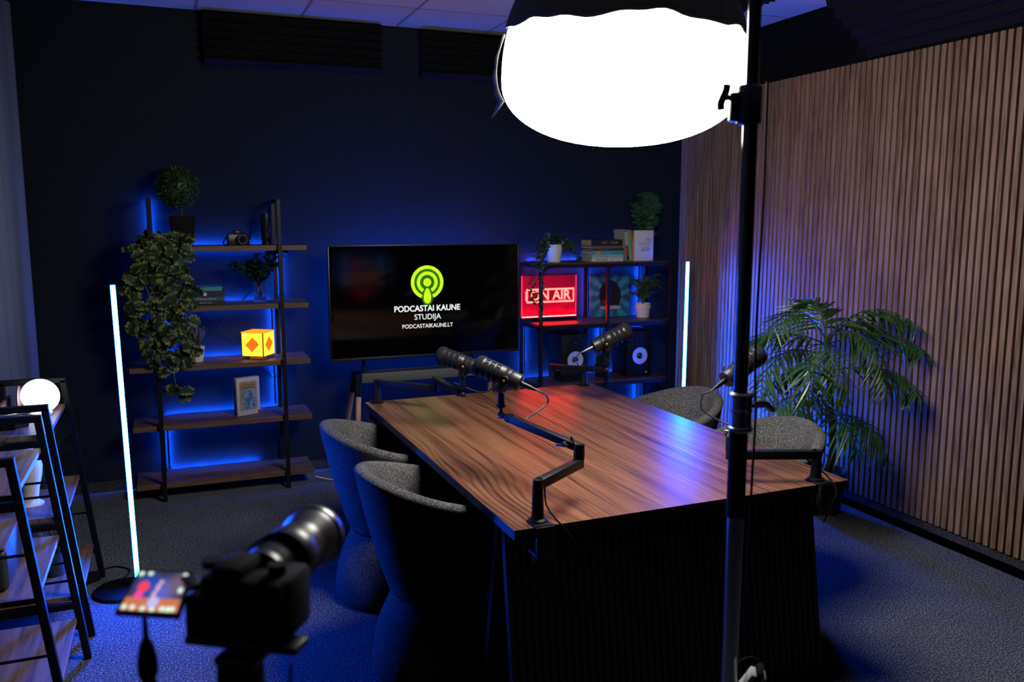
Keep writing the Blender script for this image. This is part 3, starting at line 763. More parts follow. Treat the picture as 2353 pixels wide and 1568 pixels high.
# ------------------------------------------------------------------ led tubes
def led_tube(name, x, y, z0, z1, label, lean=0.0, face=PI * 1.5, disc=0.125, dx=-0.06, glow=None):
    t = thing(name, (x, y, 0), label, 'floor lamp', 'slim vertical LED floor lamps')
    b = new_bm(); lathe(b, [(0, 0), (disc, 0), (disc + 0.002, 0.006), (disc - 0.004, 0.014), (0, 0.016)], 48, Matrix.Translation((x + dx, y, 0))); obj('base', b, BLACKSAT, t)
    d = Vector((math.cos(face), math.sin(face), 0))
    p0 = Vector((x, y, z0)); p1 = Vector((x + lean, y, z1))
    sd = Vector((-d.y, d.x, 0)); q0 = p0 - Z_ * (z0 - 0.012); q1 = p1 + Z_ * 0.004
    b = new_bm(); bar(b, q0 - d * 0.004, q1 - d * 0.004, 0.024, 0.005, 0.0005, up=d)
    for sg in (-1, 1): bar(b, q0 + sd * sg * 0.0115 + d * 0.0005, q1 + sd * sg * 0.0115 + d * 0.0005, 0.002, 0.009, 0.0, up=d)
    obj('channel', b, BLACKSAT, t, 0)
    b = new_bm(); vs0 = []; vs1 = []
    for k in range(13):
        a = -PI / 2 + PI * k / 12; o_ = sd * (0.0100 * math.sin(a)) + d * (0.0025 + 0.0055 * math.cos(a))
        vs0.append(b.verts.new(p0 + o_)); vs1.append(b.verts.new(p1 + o_))
    for k in range(12): b.faces.new((vs0[k], vs0[k + 1], vs1[k + 1], vs1[k]))
    b.faces.new(vs0[::-1]); b.faces.new(vs1)
    obj('glowing_tube', b, glow or emitter('blue_tube_glow', TUBE, TUBE_S), t, 40)
    return t
led_tube('led_tube_lamp', -0.208, 4.0, 0.06, 1.362, 'slim blue-white LED floor lamp leaning beside the left bookcase', lean=-0.022)
led_tube('led_tube_lamp', 3.335, 5.10, 0.06, 1.338, 'slim blue-white LED floor lamp in the far corner beside the slatted wall', lean=0.006, dx=0.015, disc=0.09, face=R_(249), glow=emitter('blue_tube_glow_far', (0.0020, 0.075, 1.0), 750.0))
cable('cable', [(-0.30, 4.07, 0.012), (-0.25, 4.22, 0.005), (-0.32, 4.30, 0.005), (-0.42, 4.25, 0.005), (-0.47, 4.18, 0.005)], 0.003, RUBBER, 'thin black lead curling on the carpet behind the left LED lamp base')
b = new_bm(); box(b, (-0.055, -0.03, 0.0), (0.055, 0.03, 0.035), 0.008, Matrix.Translation((-0.43, 4.16, 0.0)) @ Matrix.Rotation(R_(35), 4, 'Z')); tag(obj('power_adapter', b, RUBBER), 'black power brick on the carpet beside the foot of the far ladder shelf', 'power adapter')
cable('cable', [(0.78, 5.30, 0.035), (0.86, 5.28, 0.012), (0.95, 5.24, 0.006), (1.02, 5.27, 0.006), (1.1, 5.24, 0.006)], 0.003, WHITE_P, 'short white cable on the carpet beside the foot of the left bookcase')

# added blue fill lamp, unseen behind the chairs, put in to tint the slats
fu = thing('added_floor_uplight', (3.18, 4.45, 0), 'added small black floor spotlight, unseen behind the chairs, tinting the slatted wall blue', 'spotlight')
b = new_bm(); lathe(b, [(0, 0), (0.05, 0), (0.05, 0.012), (0, 0.014)], 24, Matrix.Translation((3.18, 4.45, 0))); cyl(b, (3.18, 4.45, 0.01), (3.18, 4.45, 0.10), 0.008); obj('base', b, BLACKSAT, fu)
b = new_bm(); cyl(b, (3.15, 4.45, 0.09), (3.21, 4.45, 0.15), 0.030, 0.045, seg=28, cap=False); obj('reflector', b, BLACKSAT, fu)
ld = bpy.data.lights.new('added_blue_spot', 'SPOT'); ld.energy = 70.0; ld.color = (0.004, 0.085, 1.0); ld.spot_size = R_(150); ld.spot_blend = 0.9; ld.shadow_soft_size = 0.04
lo = bpy.data.objects.new('added_fill', ld); COL.objects.link(lo); lo.parent = fu; lo.location = (0.02, 0, 0.17)
lo.rotation_euler = Vector((0.42, -0.10, 0.30)).to_track_quat('-Z', 'Y').to_euler()

# ------------------------------------------------------------------ television and stand
tv = thing('television', (1.50, 5.22, 0.78), 'large flat television showing a green podcast logo and white lettering', 'television')
TX0, TX1, TZ0, TZ1, TY = 0.881, 2.115, 0.7725, 1.477, 5.20
b = new_bm(); box(b, (TX0, TY, TZ0), (TX1, TY + 0.045, TZ1), 0.003); box(b, (TX0 + 0.15, TY + 0.045, TZ0 + 0.1), (TX1 - 0.15, TY + 0.075, TZ1 - 0.12), 0.01)
obj('housing', b, BLACKSAT, tv)
b = new_bm(); fw = 0.007
for lo_, hi_ in (((TX0 - .001, TY - .004, TZ0), (TX0 + fw, TY + .001, TZ1)), ((TX1 - fw, TY - .004, TZ0), (TX1 + .001, TY + .001, TZ1)), ((TX0, TY - .004, TZ1 - fw), (TX1, TY + .001, TZ1 + .001)), ((TX0, TY - .005, TZ0 - .002), (TX1, TY + .001, TZ0 + 0.014))):
    box(b, lo_, hi_, 0.001)
obj('bezel', b, mat('dark_bezel', (0.03, 0.03, 0.033), 0.35, 0.6, scale=150), tv)
b = new_bm(); box(b, (TX0 + fw, TY - 0.0015, TZ0 + 0.012), (TX1 - fw, TY + 0.001, TZ1 - fw)); scr = obj('screen', b, mat('tv_glass', (0.0012, 0.0012, 0.0016), 0.07, 0, 0.55, var=0.02, scale=3), tv, 0)
LIME = emitter('lime_glow', (0.62, 1.0, 0.018), 1.05); GREEN = emitter('deep_green_glow', (0.018, 0.17, 0.002), 1.0); WHT = emitter('white_screen_text', (0.93, 0.97, 0.97), 1.0)
def disc_sector(bm, cx, cz, y, r0, r1, a0, a1, n, mi):
    prev = None
    for i in range(n + 1):
        a = a0 + (a1 - a0) * i / n
        o_ = bm.verts.new((cx + r1 * math.sin(a), y, cz + r1 * math.cos(a))); i_ = bm.verts.new((cx + r0 * math.sin(a), y, cz + r0 * math.cos(a)))
        if prev: bm.faces.new((prev[0], o_, i_, prev[1])).material_index = mi
        prev = (o_, i_)
def drop(bm, cx, zt, zb, wdt, y, mi, n=24):
    vs = []
    for i in range(n):
        a = 2 * PI * i / n; zz = math.cos(a); f = (zz + 1) / 2
        vs.append(bm.verts.new((cx + wdt / 2 * math.sin(a) * (1.08 - 0.42 * f), y, zb + (zt - zb) * f)))
    bm.faces.new(vs).material_index = mi
b = new_bm(); lx, lz, u = 1.4947, 1.2418, 0.1055 / 140
yy = TY - 0.0022
disc_sector(b, lx, lz, yy, 0, 126 * u, -R_(157), R_(157), 64, 1)
drop(b, lx, lz - 25 * u, lz - 192 * u, 108 * u, yy - 0.0002, 1)
disc_sector(b, lx, lz, yy - 0.0004, 112 * u, 140 * u, -R_(158), R_(158), 72, 0)
disc_sector(b, lx, lz, yy - 0.0004, 62 * u, 90 * u, -R_(152), R_(152), 64, 0)
disc_sector(b, lx, lz, yy - 0.0006, 0, 34 * u, 0, 2 * PI, 40, 0)
drop(b, lx, lz - 48 * u, lz - 178 * u, 72 * u, yy - 0.0006, 0)
obj('podcast_logo', b, [LIME, GREEN], scr, 0, normals=False)
text('title_text', 'PODCASTAI KAUNE', 0.0515, WHT, scr, face_y(1.4947, yy, 1.0772), bold=0.018, sx=0.93)
text('subtitle_text', 'STUDIJA', 0.0495, WHT, scr, face_y(1.4947, yy, 1.0234), bold=0.0, sx=0.96)
text('address_text', 'PODCASTAIKAUNE.LT', 0.036, WHT, scr, face_y(1.4947, yy, 0.9665), bold=0.002, sx=0.92)
b = new_bm()
def strip_chips(bm, p0, p1, facing, step=0.033, w=0.006, mi=1, base=True):
    p0 = Vector(p0); p1 = Vector(p1); L = (p1 - p0).length; d = (p1 - p0).normalized(); f = Vector(facing).normalized()
    if base: bar(bm, p0, p1, 0.010, 0.0015, 0, up=f, mi=0)
    n = max(2, int(L / step))
    for i in range(n):
        c = p0 + d * (L * (i + 0.5) / n) + f * 0.0018
        bar(bm, c - d * w / 2, c + d * w / 2, 0.006, 0.003, 0, up=f, mi=mi)
CHIP = emitter('blue_led_chip', STRIP, STRIP_S * 7.0); CHIPTV = emitter('blue_led_chip_tv', STRIP, STRIP_S * 13)
yb_ = TY + 0.079
for p0, p1 in (((TX0 + .18, yb_, TZ0 + .14), (TX1 - .18, yb_, TZ0 + .14)), ((TX0 + .18, yb_, TZ1 - .16), (TX1 - .18, yb_, TZ1 - .16)), ((TX1 - .18, yb_, TZ0 + .14), (TX1 - .18, yb_, TZ1 - .16)), ((TX0 + .18, yb_, TZ0 + .14), (TX0 + .18, yb_, TZ1 - .16))):
    strip_chips(b, p0, p1, (0, 1, 0), step=0.05)
obj('backlight_strip', b, [WHITE_P, CHIPTV], tv, 0)

sd_ = thing('television_stand', (1.49, 5.25, 0), 'easel television stand with grey crossbar, black sleeves and round wooden legs', 'stand')
b = new_bm(); box(b, (1.06, 5.165, 0.632), (1.915, 5.195, 0.691), 0.003); obj('crossbar', b, mat('grey_powder_coat', (0.11, 0.11, 0.115), 0.55, 0, 0.4, scale=400, bump=0.2), sd_)
for x in (1.102, 1.82):
    b = new_bm(); cyl(b, (x, 5.295, 0.60), (x, 5.295, 1.30), 0.013, seg=20); lathe(b, [(0, 0), (0.026, 0), (0.026, 0.008), (0.014, 0.014), (0, 0.014)], 24, Matrix.Translation((x, 5.295, 0.69))); obj('upright', b, BLACKSAT, sd_)
b = new_bm(); box(b, (1.06, 5.28, 0.655), (1.915, 5.31, 0.69), 0.003); box(b, (1.06, 5.19, 0.655), (1.09, 5.30, 0.69), 0.003); box(b, (1.885, 5.19, 0.655), (1.915, 5.30, 0.69), 0.003); obj('rear_beam', b, BLACK, sd_)
for sx_ in (-1, 1):
    x = 1.039 if sx_ < 0 else 1.946
    for yt, yb2, xo in ((5.15, 4.97, 0.0), (5.27, 5.50, -0.0)):
        foot = Vector((x + sx_ * 0.055 * 1.2, yb2, 0.0)); topp = Vector((x, yt, 0.69)); mid = topp.lerp(foot, 0.19)
        b = new_bm(); cyl(b, topp, mid, 0.023, 0.019, seg=24); cyl(b, topp + Z_ * 0.0, topp + Z_ * 0.004, 0.023, seg=24); obj('sleeve', b, GLOSSBLK, sd_)
        b = new_bm(); cyl(b, mid, foot, 0.0175, 0.012, seg=24); obj('leg', b, BEECH, sd_)

# ------------------------------------------------------------------ foliage makers
def uvset(f, uvl, uvs):
    for l, c in zip(f.loops, uvs): l[uvl].uv = c
def leaf(bm, uvl, base, d, nrm, L, W, droop=0.3, n=4, shape='oval', mi=0):
    """one curved leaf blade, two strips either side of the midrib"""
    d = Vector(d).normalized(); nrm = Vector(nrm); nrm = (nrm - d * nrm.dot(d))
    if nrm.length < 1e-4: nrm = d.orthogonal()
    nrm.normalize(); s = d.cross(nrm).normalized(); base = Vector(base); prev = None
    for i in range(n + 1):
        t = i / n
        if shape == 'oval': wd = math.sin(PI * min(1, t * 0.94 + 0.03)) ** 0.8
        elif shape == 'heart': wd = (1 - t) ** 0.55 * (0.62 + 0.6 * min(1, t * 6)) if t > 0 else 0.55
        elif shape == 'blade': wd = (1 - t) ** 0.6 * min(1, 0.35 + t * 4)
        else: wd = 1 - t
        if shape == 'monstera': wd = (math.sin(PI * (0.10 + 0.86 * t)) ** 0.55) * (1.0 if i % 3 or i < 2 else 0.74)
        if shape == 'lobed': wd = ((1 - t) ** 0.5 * min(1, 0.5 + t * 4)) * (1.0 if i % 2 else 0.72)
        c = base + d * L * t - nrm * (droop * L * t * t)
        fold = nrm * (0.18 * W * wd)
        l_ = bm.verts.new(c - s * W / 2 * wd + fold); m_ = bm.verts.new(c); r_ = bm.verts.new(c + s * W / 2 * wd + fold)
        if prev:
            t0 = (i - 1) / n
            f = bm.faces.new((prev[0], prev[1], m_, l_)); uvset(f, uvl, ((0, t0), (.5, t0), (.5, t), (0, t))); f.material_index = mi
            f = bm.faces.new((prev[1], prev[2], r_, m_)); uvset(f, uvl, ((.5, t0), (1, t0), (1, t), (.5, t))); f.material_index = mi
        prev = (l_, m_, r_)
def rnd(a, b_): return random.uniform(a, b_)
def rdir(zlo=-1, zhi=1):
    z = rnd(zlo, zhi); a = rnd(0, 2 * PI); r = math.sqrt(max(0, 1 - z * z)); return Vector((r * math.cos(a), r * math.sin(a), z))
def frond(bm, uvl, p0, pm, p1, nl, L, W, mi=0, rib=0.0022, stemfrac=0.15, drop_=0.5, limit=None):
    """arching palm or fern frond through three points with leaflets down both sides"""
    p0, pm, p1 = Vector(p0), Vector(pm), Vector(p1)
    c = pm * 2 - (p0 + p1) / 2
    def P(t): return p0 * (1 - t) ** 2 + c * 2 * t * (1 - t) + p1 * t * t
    tube(bm, [P(k / 10) for k in range(11)], lambda t: rib * (1.1 - t), 5, mi=mi, smooth=False)
    for i in range(nl):
        t = stemfrac + (1 - stemfrac) * (i + 0.5) / nl
        p = P(t); tg = (P(min(1, t + 0.02)) - P(t - 0.02)).normalized()
        s = tg.cross(Vector((0, 0, 1)))
        if s.length < 0.1: s = Vector((1, 0, 0))
        s.normalize(); up = s.cross(tg).normalized()
        ll = L * (0.45 + 0.9 * math.sin(PI * (0.12 + 0.80 * t)))
        for sg in (-1, 1):
            d = (s * sg * 1.0 + tg * rnd(0.55, 0.9) - Vector((0, 0, 1)) * rnd(0.05, drop_)).normalized()
            q = p + d * ll
            if limit and q.x > limit: d.x *= 0.25; d.normalize()
            leaf(bm, uvl, p, d, up + s * sg * 0.4, ll * rnd(0.85, 1.1), W, droop=rnd(0.12, 0.4), n=4, shape='blade', mi=mi)
    leaf(bm, uvl, P(1), (P(1) - P(0.95)).normalized(), (0, 0, 1), L * 0.6, W, 0.3, 4, 'blade', mi)

# ------------------------------------------------------------------ palm
PALM = leafmat('palm_leaf', (0.012, 0.045, 0.012), (0.035, 0.105, 0.022), rough=0.33, spec=0.55)
TRUNK = mat('palm_stem', (0.10, 0.14, 0.03), 0.55, scale=25, var=0.3)
def cam4(p, k=1.04): return Vector((p[0] * k, p[1] * k, 1.65 - (1.65 - p[2]) * k))
pl = thing('potted_palm', (3.36, 3.70, 0), 'tall potted palm with arching green fronds in front of the slatted wall', 'plant')
b = new_bm(); lathe(b, [(0.0, 0), (0.095, 0.0), (0.10, 0.01), (0.122, 0.22), (0.13, 0.24), (0.118, 0.242), (0.11, 0.21), (0, 0.21)], 40, Matrix.Translation((3.36, 3.70, 0))); obj('pot', b, mat('dark_grey_pot', (0.045, 0.05, 0.055), 0.6), pl)
b = new_bm()
tube(b, [(3.36, 3.70, 0.19), (3.33, 3.61, 0.35), (3.235, 3.53, 0.62), (3.10, 3.45, 1.05)], lambda t: 0.026 - 0.012 * t, 14)
for z in (0.28, 0.34, 0.41, 0.48, 0.56):
    lathe(b, [(0.0235, -0.004), (0.0275, 0), (0.0235, 0.004)], 18, Matrix.Translation((3.355 - max(0, z - .28) * 0.34, 3.655 - max(0, z - .28) * 0.4, z)), caps=False)
obj('stem', b, TRUNK, pl, 50)
b = new_bm(); uvl = b.loops.layers.uv.new('UVMap')
FR = [((3.238,3.300,1.190),(3.341,3.100,1.130),1.03),((3.311,3.250,1.065),(3.361,3.050,1.000),1.0),((2.751,3.250,1.206),(2.527,3.150,1.134),1.03),
((2.791,3.400,1.083),(2.619,3.450,1.038),1.0),((3.013,3.400,1.182),(3.001,3.450,1.237),1.03),((3.012,3.100,1.089),(3.017,2.950,0.847),1.03),
((3.223,3.150,0.911),(3.263,3.000,0.812),0.85),((2.715,3.300,1.001),(2.539,3.250,0.799),0.92),((2.751,3.050,1.060),(2.766,2.900,0.837),0.95),
((2.656,3.050,1.005),(2.609,2.950,0.839),0.9),((2.745,3.200,0.820),(2.569,3.150,0.761),0.75),((3.107,3.150,0.650),(3.163,3.050,0.490),0.6),
((2.731,3.150,0.778),(2.528,3.050,0.705),0.68),((2.849,3.050,0.727),(2.881,2.950,0.584),0.66),((2.967,3.500,0.870),(2.954,3.700,0.719),0.8),((3.274,3.450,1.110),(3.332,3.300,1.080),1.0)]
random.seed(11)
for m_, t_, z0 in FR:
    m_ = cam4(m_); t_ = cam4(t_); t_.x = min(t_.x, 3.49); m_.x = min(m_.x, 3.46)
    st0 = Vector((3.325 - (z0 - .35) * 0.33, 3.60 - (z0 - .35) * 0.22, z0))
    frond(b, uvl, st0, m_, t_, 20, 0.160, 0.0175, rib=0.004, drop_=0.75, limit=3.53)
bmesh.ops.transform(b, matrix=Matrix.Identity(4), verts=b.verts[:])
for v in b.verts: v.co.x = min(v.co.x, 3.555)
obj('fronds', b, PALM, pl, 0, normals=False)
b = new_bm(); uvl = b.loops.layers.uv.new('UVMap')
for k in range(4): leaf(b, uvl, (3.205 + 0.008 * k, 3.46, 0.62 + 0.03 * k), (rnd(-.3, .3), -0.3, 0.9), (0, -1, 0.2), 0.10, 0.03, 0.2)
obj('young_shoot', b, mat('lime_shoot', (0.28, 0.40, 0.02), 0.5), pl, 0, normals=False)['label'] = 'lime-green young shoot'

# ------------------------------------------------------------------ left bookcase
BX0, BX1, BY0, BY1 = -0.246, 0.766, 5.25, 5.535
bc = thing('bookcase', (0.256, 5.39, 0), 'tall open bookcase of five oak boards on black metal frames, left of the television', 'bookcase')
BZ = (0.104, 0.449, 0.794, 1.137, 1.482)
for z in BZ:
    b = new_bm(); box(b, (0, 0, 0), (BX1 - BX0, BY1 - BY0, 0.030), 0.0012); o = obj('shelf_board', b, SHELFW, bc, 0)
    o.location = Vector((BX0, BY0, z - 0.030)); 
for X in (-0.096, 0.608):
    b = new_bm()
    bar(b, (X, 5.237, 0), (X, 5.237, 1.752), 0.024, 0.024, 0.002, up=(0, 1, 0)); bar(b, (X, 5.526, 0), (X, 5.526, 1.752), 0.024, 0.020, 0.002, up=(0, 1, 0))
    bar(b, (X, 5.237, 1.742), (X, 5.526, 1.742), 0.024, 0.020, 0.002)
    for z in BZ: bar(b, (X, 5.24, z - 0.038), (X, 5.526, z - 0.038), 0.020, 0.014, 0.001)
    obj('side_frame', b, BLACK, bc, 0)
for a, c in (((-0.09, 5.5535, 0.62), (0.60, 5.5535, 1.33)), ((-0.09, 5.5625, 1.33), (0.60, 5.5625, 0.62))):
    b = new_bm(); cyl(b, a, c, 0.004, seg=8); obj('cross_brace', b, BLACK, bc)
b = new_bm()
for p0, p1 in (((-0.096, 5.545, 1.50), (-0.096, 5.545, 1.74)), ((-0.06, 5.543, 1.476), (0.58, 5.543, 1.476)), ((0.635, 5.545, 1.16), (0.635, 5.545, 1.46)), ((0.58, 5.545, 0.47), (0.58, 5.545, 1.12)),
               ((-0.06, 5.543, 1.128), (0.56, 5.543, 1.128)), ((-0.05, 5.545, 0.80), (-0.05, 5.545, 1.12)), ((-0.05, 5.543, 0.790), (0.58, 5.543, 0.790)), ((-0.06, 5.543, 0.446), (0.60, 5.543, 0.446)), ((-0.068, 5.545, 0.11), (-0.068, 5.545, 0.44)), ((-0.05, 5.543, 0.1), (0.46, 5.543, 0.1))):
    strip_chips(b, p0, p1, (0, 1, 0))
tag(obj('led_strip', b, [BLACK, CHIP], None, 0), 'blue LED strip light winding behind the shelves of the left bookcase', 'light strip')

def pot(b, x, y, z, r0, r1, h, ribs=0):
    prof = [(0, 0), (r0, 0)]
    if ribs:
        for k in range(ribs):
            f = k / ribs; r = r0 + (r1 - r0) * f; prof += [(r, h * f + 0.001), (r + 0.0012, h * (f + 0.35 / ribs)), (r, h * (f + 0.7 / ribs))]
    prof += [(r1, h - 0.004), (r1 + 0.001, h), (r1 - 0.003, h), (r1 - 0.005, h * 0.85), (0, h * 0.84)]
    lathe(b, prof, 36, Matrix.Translation((x, y, z)))
# topiary
tp = thing('topiary_plant', (0.075, 5.39, 1.482), 'round clipped topiary ball in a square black pot on the bookcase top board', 'plant')
b = new_bm(); r = bmesh.ops.create_cube(b, size=1.0); 
for v in r['verts']:
    w_ = 0.054 if v.co.z < 0 else 0.073
    v.co = Vector((0.080 + (w_ if v.co.x > 0 else -w_), 5.39 + (w_ if v.co.y > 0 else -w_), 1.483 if v.co.z < 0 else 1.655))
bmesh.ops.bevel(b, geom=b.edges[:], offset=0.008, segments=2, affect='EDGES'); obj('pot', b, RUBBER, tp)
b = new_bm(); cyl(b, (0.08, 5.39, 1.64), (0.072, 5.39, 1.75), 0.008); obj('stem', b, mat('bark', (0.05, 0.03, 0.02), 0.8), tp)
b = new_bm(); uvl = b.loops.layers.uv.new('UVMap'); random.seed(3)
cT = Vector((0.068, 5.40, 1.815))
for k in range(2300):
    d = rdir(); p = cT + d * rnd(0.095, 0.128); leaf(b, uvl, p - d * 0.01, d + rdir() * 0.7, rdir(), rnd(0.012, 0.018), rnd(0.008, 0.011), 0.2, 2)
sphere(b, cT, 0.100, 24)
for v in b.verts: v.co.y = min(v.co.y, 5.562)
obj('foliage', b, leafmat('boxwood_leaf', (0.010, 0.030, 0.006), (0.035, 0.085, 0.018)), tp, 0, normals=False)
# film camera
fc = thing('film_camera', (0.385, 5.36, 1.482), 'small black film camera lying on the bookcase top board', 'camera')
b = new_bm(); Mc = Matrix.Translation((0.385, 5.37, 1.4825)) @ Matrix.Rotation(R_(14), 4, 'Z')
box(b, (-0.065, -0.016, 0), (0.065, 0.016, 0.068), 0.006, Mc); box(b, (-0.024, -0.018, 0.062), (0.024, 0.018, 0.088), 0.007, Mc); cyl(b, Mc @ Vector((-0.045, 0, 0.066)), Mc @ Vector((-0.045, 0, 0.076)), 0.010); cyl(b, Mc @ Vector((0.045, 0, 0.066)), Mc @ Vector((0.045, 0, 0.074)), 0.008)
obj('camera_body', b, BLACKSAT, fc)
b = new_bm(); cyl(b, Mc @ Vector((0.008, -0.014, 0.034)), Mc @ Vector((0.008, -0.058, 0.034)), 0.027, 0.029, seg=30); ln = obj('lens', b, BLACKSAT, fc)
b = new_bm(); cyl(b, Mc @ Vector((0.008, -0.0575, 0.034)), Mc @ Vector((0.008, -0.0595, 0.034)), 0.021, seg=28); obj('lens_glass', b, GLOSSBLK, ln)
b = new_bm(); tube(b, [Mc @ Vector(p) for p in ((-0.065, 0, 0.05), (-0.085, -0.01, 0.03), (-0.095, -0.02, 0.006), (-0.07, -0.04, 0.004))], 0.004, 6); tube(b, [Mc @ Vector(p) for p in ((0.065, 0, 0.052), (0.082, 0, 0.085), (0.07, -0.01, 0.078), (0.068, -0.01, 0.03))], 0.004, 6); obj('strap', b, RUBBER, fc)
# telephoto lens standing
le = thing('telephoto_lens', (0.548, 5.37, 1.482), 'upright black telephoto lens standing on the bookcase top board beside the metal post', 'camera lens')
b = new_bm(); lathe(b, [(0, 0), (0.028, 0), (0.029, 0.02), (0.027, 0.022), (0.031, 0.03), (0.031, 0.07), (0.029, 0.072), (0.033, 0.085), (0.033, 0.15), (0.029, 0.155), (0.029, 0.186), (0, 0.186)], 32, Matrix.Translation((0.548, 5.37, 1.4825))); obj('barrel', b, BLACKSAT, le)
b = new_bm()
for k in range(10): lathe(b, [(0.0325, 0), (0.0345, 0.0015), (0.0325, 0.003)], 28, Matrix.Translation((0.548, 5.37, 1.572 + 0.006 * k)), caps=False)
obj('focus_ring', b, RUBBER, le)

# trailing ivy
iv = thing('trailing_ivy', (-0.03, 5.33, 1.482), 'artificial variegated ivy trailing in a thick curtain over the left bookcase boards', 'plant')
random.seed(21)
b = new_bm(); uvl = b.loops.layers.uv.new('UVMap'); vb = new_bm()
vines = [((-0.06, 5.28, 1.50), [(-0.13, 5.21, 1.47), (-0.20, 5.20, 1.28), (-0.19, 5.20, 1.08), (-0.13, 5.20, 0.93)]),
         ((-0.02, 5.28, 1.50), [(-0.04, 5.20, 1.48), (-0.06, 5.19, 1.2), (-0.03, 5.18, 0.95), (0.00, 5.19, 0.64)]),
         ((0.02, 5.28, 1.50), [(0.04, 5.20, 1.47), (0.07, 5.19, 1.30), (0.07, 5.18, 1.10), (0.08, 5.19, 0.90)]),
         ((-0.04, 5.30, 1.50), [(0.00, 5.20, 1.49), (-0.02, 5.17, 1.3), (0.03, 5.16, 1.08), (0.03, 5.18, 0.82)]),
         ((-0.08, 5.30, 1.50), [(-0.10, 5.20, 1.49), (-0.13, 5.17, 1.3), (-0.10, 5.17, 1.12), (-0.09, 5.19, 0.86)])]
TOC = Vector((-0.10, -0.98, 0.18))
for p0, ps in vines:
    path = smooth_path([p0] + ps, 8); tube(vb, path, 0.0025, 5, smooth=False)
    for i, p in enumerate(path):
        if i < 4 or i % 5 == 4: continue
        o_ = Vector((rnd(-1, 1) * 0.030, rnd(-0.05, 0.012), rnd(-1, 1) * 0.02))
        a = rnd(-2.6, 2.6); d = Vector((math.sin(a), rnd(-0.25, 0.1), -math.cos(a) * 0.8 - 0.3))
        leaf(b, uvl, p + o_, d, TOC + rdir() * 0.45, rnd(0.062, 0.082), rnd(0.062, 0.080), rnd(0.05, 0.35), 11, 'monstera')
        if i % 2: leaf(b, uvl, p - o_ * 0.7, Vector((-d.x, d.y, d.z)), TOC + rdir() * 0.5, rnd(0.05, 0.07), rnd(0.05, 0.07), rnd(0.05, 0.35), 11, 'monstera')
for k in range(20):
    p = Vector((rnd(-0.12, 0.08), rnd(5.20, 5.30), rnd(1.49, 1.53)))
    leaf(b, uvl, p, (rnd(-1, 1), rnd(-1, 0), rnd(0.0, 0.7)), TOC + rdir() * 0.6, rnd(0.055, 0.075), 0.066, 0.3, 11, 'monstera')
for v in b.verts: v.co.y = min(v.co.y, 5.222) if v.co.z < 1.49 else v.co.y
obj('leaves', b, leafmat('variegated_leaf', (0.006, 0.018, 0.009), (0.012, 0.036, 0.014), edge=(0.17, 0.18, 0.04), rough=0.55, spec=0.3), iv, 0, normals=False)
obj('stems', vb, TRUNK, iv)

# books
def book(x0, x1, y0, y1, z0, z1, col, label, group, spine='y', M=None, txt=None, tcol=(0.8, 0.8, 0.8), tsize=None, extra=None, pages=True, name='book'):
    """lying book, spine towards the room (-Y); pages show on the other three sides"""
    t = thing(name, ((x0 + x1) / 2, (y0 + y1) / 2, z0), label, 'book', group)
    M = M or Matrix.Identity(4)
    cm = mat('book_cover_%02d%02d%02d' % tuple(int(min(99, c * 99)) for c in col), col, 0.4, scale=60, var=0.06)
    th = min(0.0022, (z1 - z0) * 0.12)
    b = new_bm()
    box(b, (x0, y0, z0), (x1, y1, z0 + th), 0.0004, M); box(b, (x0, y0, z1 - th), (x1, y1, z1), 0.0004, M); box(b, (x0, y0 - 0.001, z0), (x1, y0 + th, z1), 0.001, M)
    cov = obj('cover', b, cm, t, 0)
    b = new_bm(); box(b, (x0 + 0.003, y0 + th, z0 + th), (x1 - 0.003, y1 - 0.003, z1 - th), 0, M); obj('pages', b, PAPER, t, 0)
    if txt:
        tm = mat('ink_%02d%02d%02d' % tuple(int(min(99, c * 99)) for c in tcol), tcol, 0.5)
        for s, px, sz, sx_ in txt:
            text('spine_text', s, sz, tm, cov, M @ face_y(x0 + (x1 - x0) * px, y0 - 0.0014, (z0 + z1) / 2), bold=0.01, sx=sx_)
    if extra:
        for a, c_, ec in extra:
            b = new_bm(); box(b, (x0 + (x1 - x0) * a, y0 - 0.0018, z0 + 0.001), (x0 + (x1 - x0) * c_, y0, z1 - 0.001), 0, M); obj('spine_band', b, mat('band_%02d%02d%02d' % tuple(int(min(99, c * 99)) for c in ec), ec, 0.45), cov, 0)
    return t
def turn(x, y, a): return Matrix.Translation((x, y, 0)) @ Matrix.Rotation(R_(a), 4, 'Z') @ Matrix.Translation((-x, -y, 0))
G1 = 'books lying on the second board of the left bookcase'
book(0.055, 0.290, 5.33, 5.49, 1.138, 1.159, (0.012, 0.012, 0.014), 'black book with white script at the bottom of the left bookcase stack', G1, txt=[('Paskutine mama', 0.55, 0.011, 1.0)], tcol=(0.5, 0.5, 0.5), M=turn(0.17, 5.4, 1))
book(0.065, 0.288, 5.33, 5.48, 1.1592, 1.182, (0.03, 0.11, 0.14), 'grey-teal book with pale capitals, second from the bottom of the left bookcase stack', G1, txt=[('NORMALUS ZMONES', 0.55, 0.011, 1.1)], tcol=(0.45, 0.55, 0.6), M=turn(0.17, 5.4, -1))
book(0.06, 0.294, 5.325, 5.485, 1.1822, 1.217, (0.015, 0.015, 0.07), 'thick navy and red book with a white brain emblem in the left bookcase stack', G1, extra=[(0.02, 0.42, (0.28, 0.015, 0.015)), (0.42, 0.62, (0.01, 0.01, 0.012))], M=turn(0.17, 5.4, 0.5))
b = new_bm(); lathe(b, [(0.0, 0), (0.011, 0.0003), (0.011, 0.0007), (0, 0.001)], 20, Matrix.Translation((0.182, 5.3225, 1.1995)) @ Matrix.Rotation(PI / 2, 4, 'X')); o = obj('brain_emblem', b, WHITE_P, bpy.data.objects['book.002'])
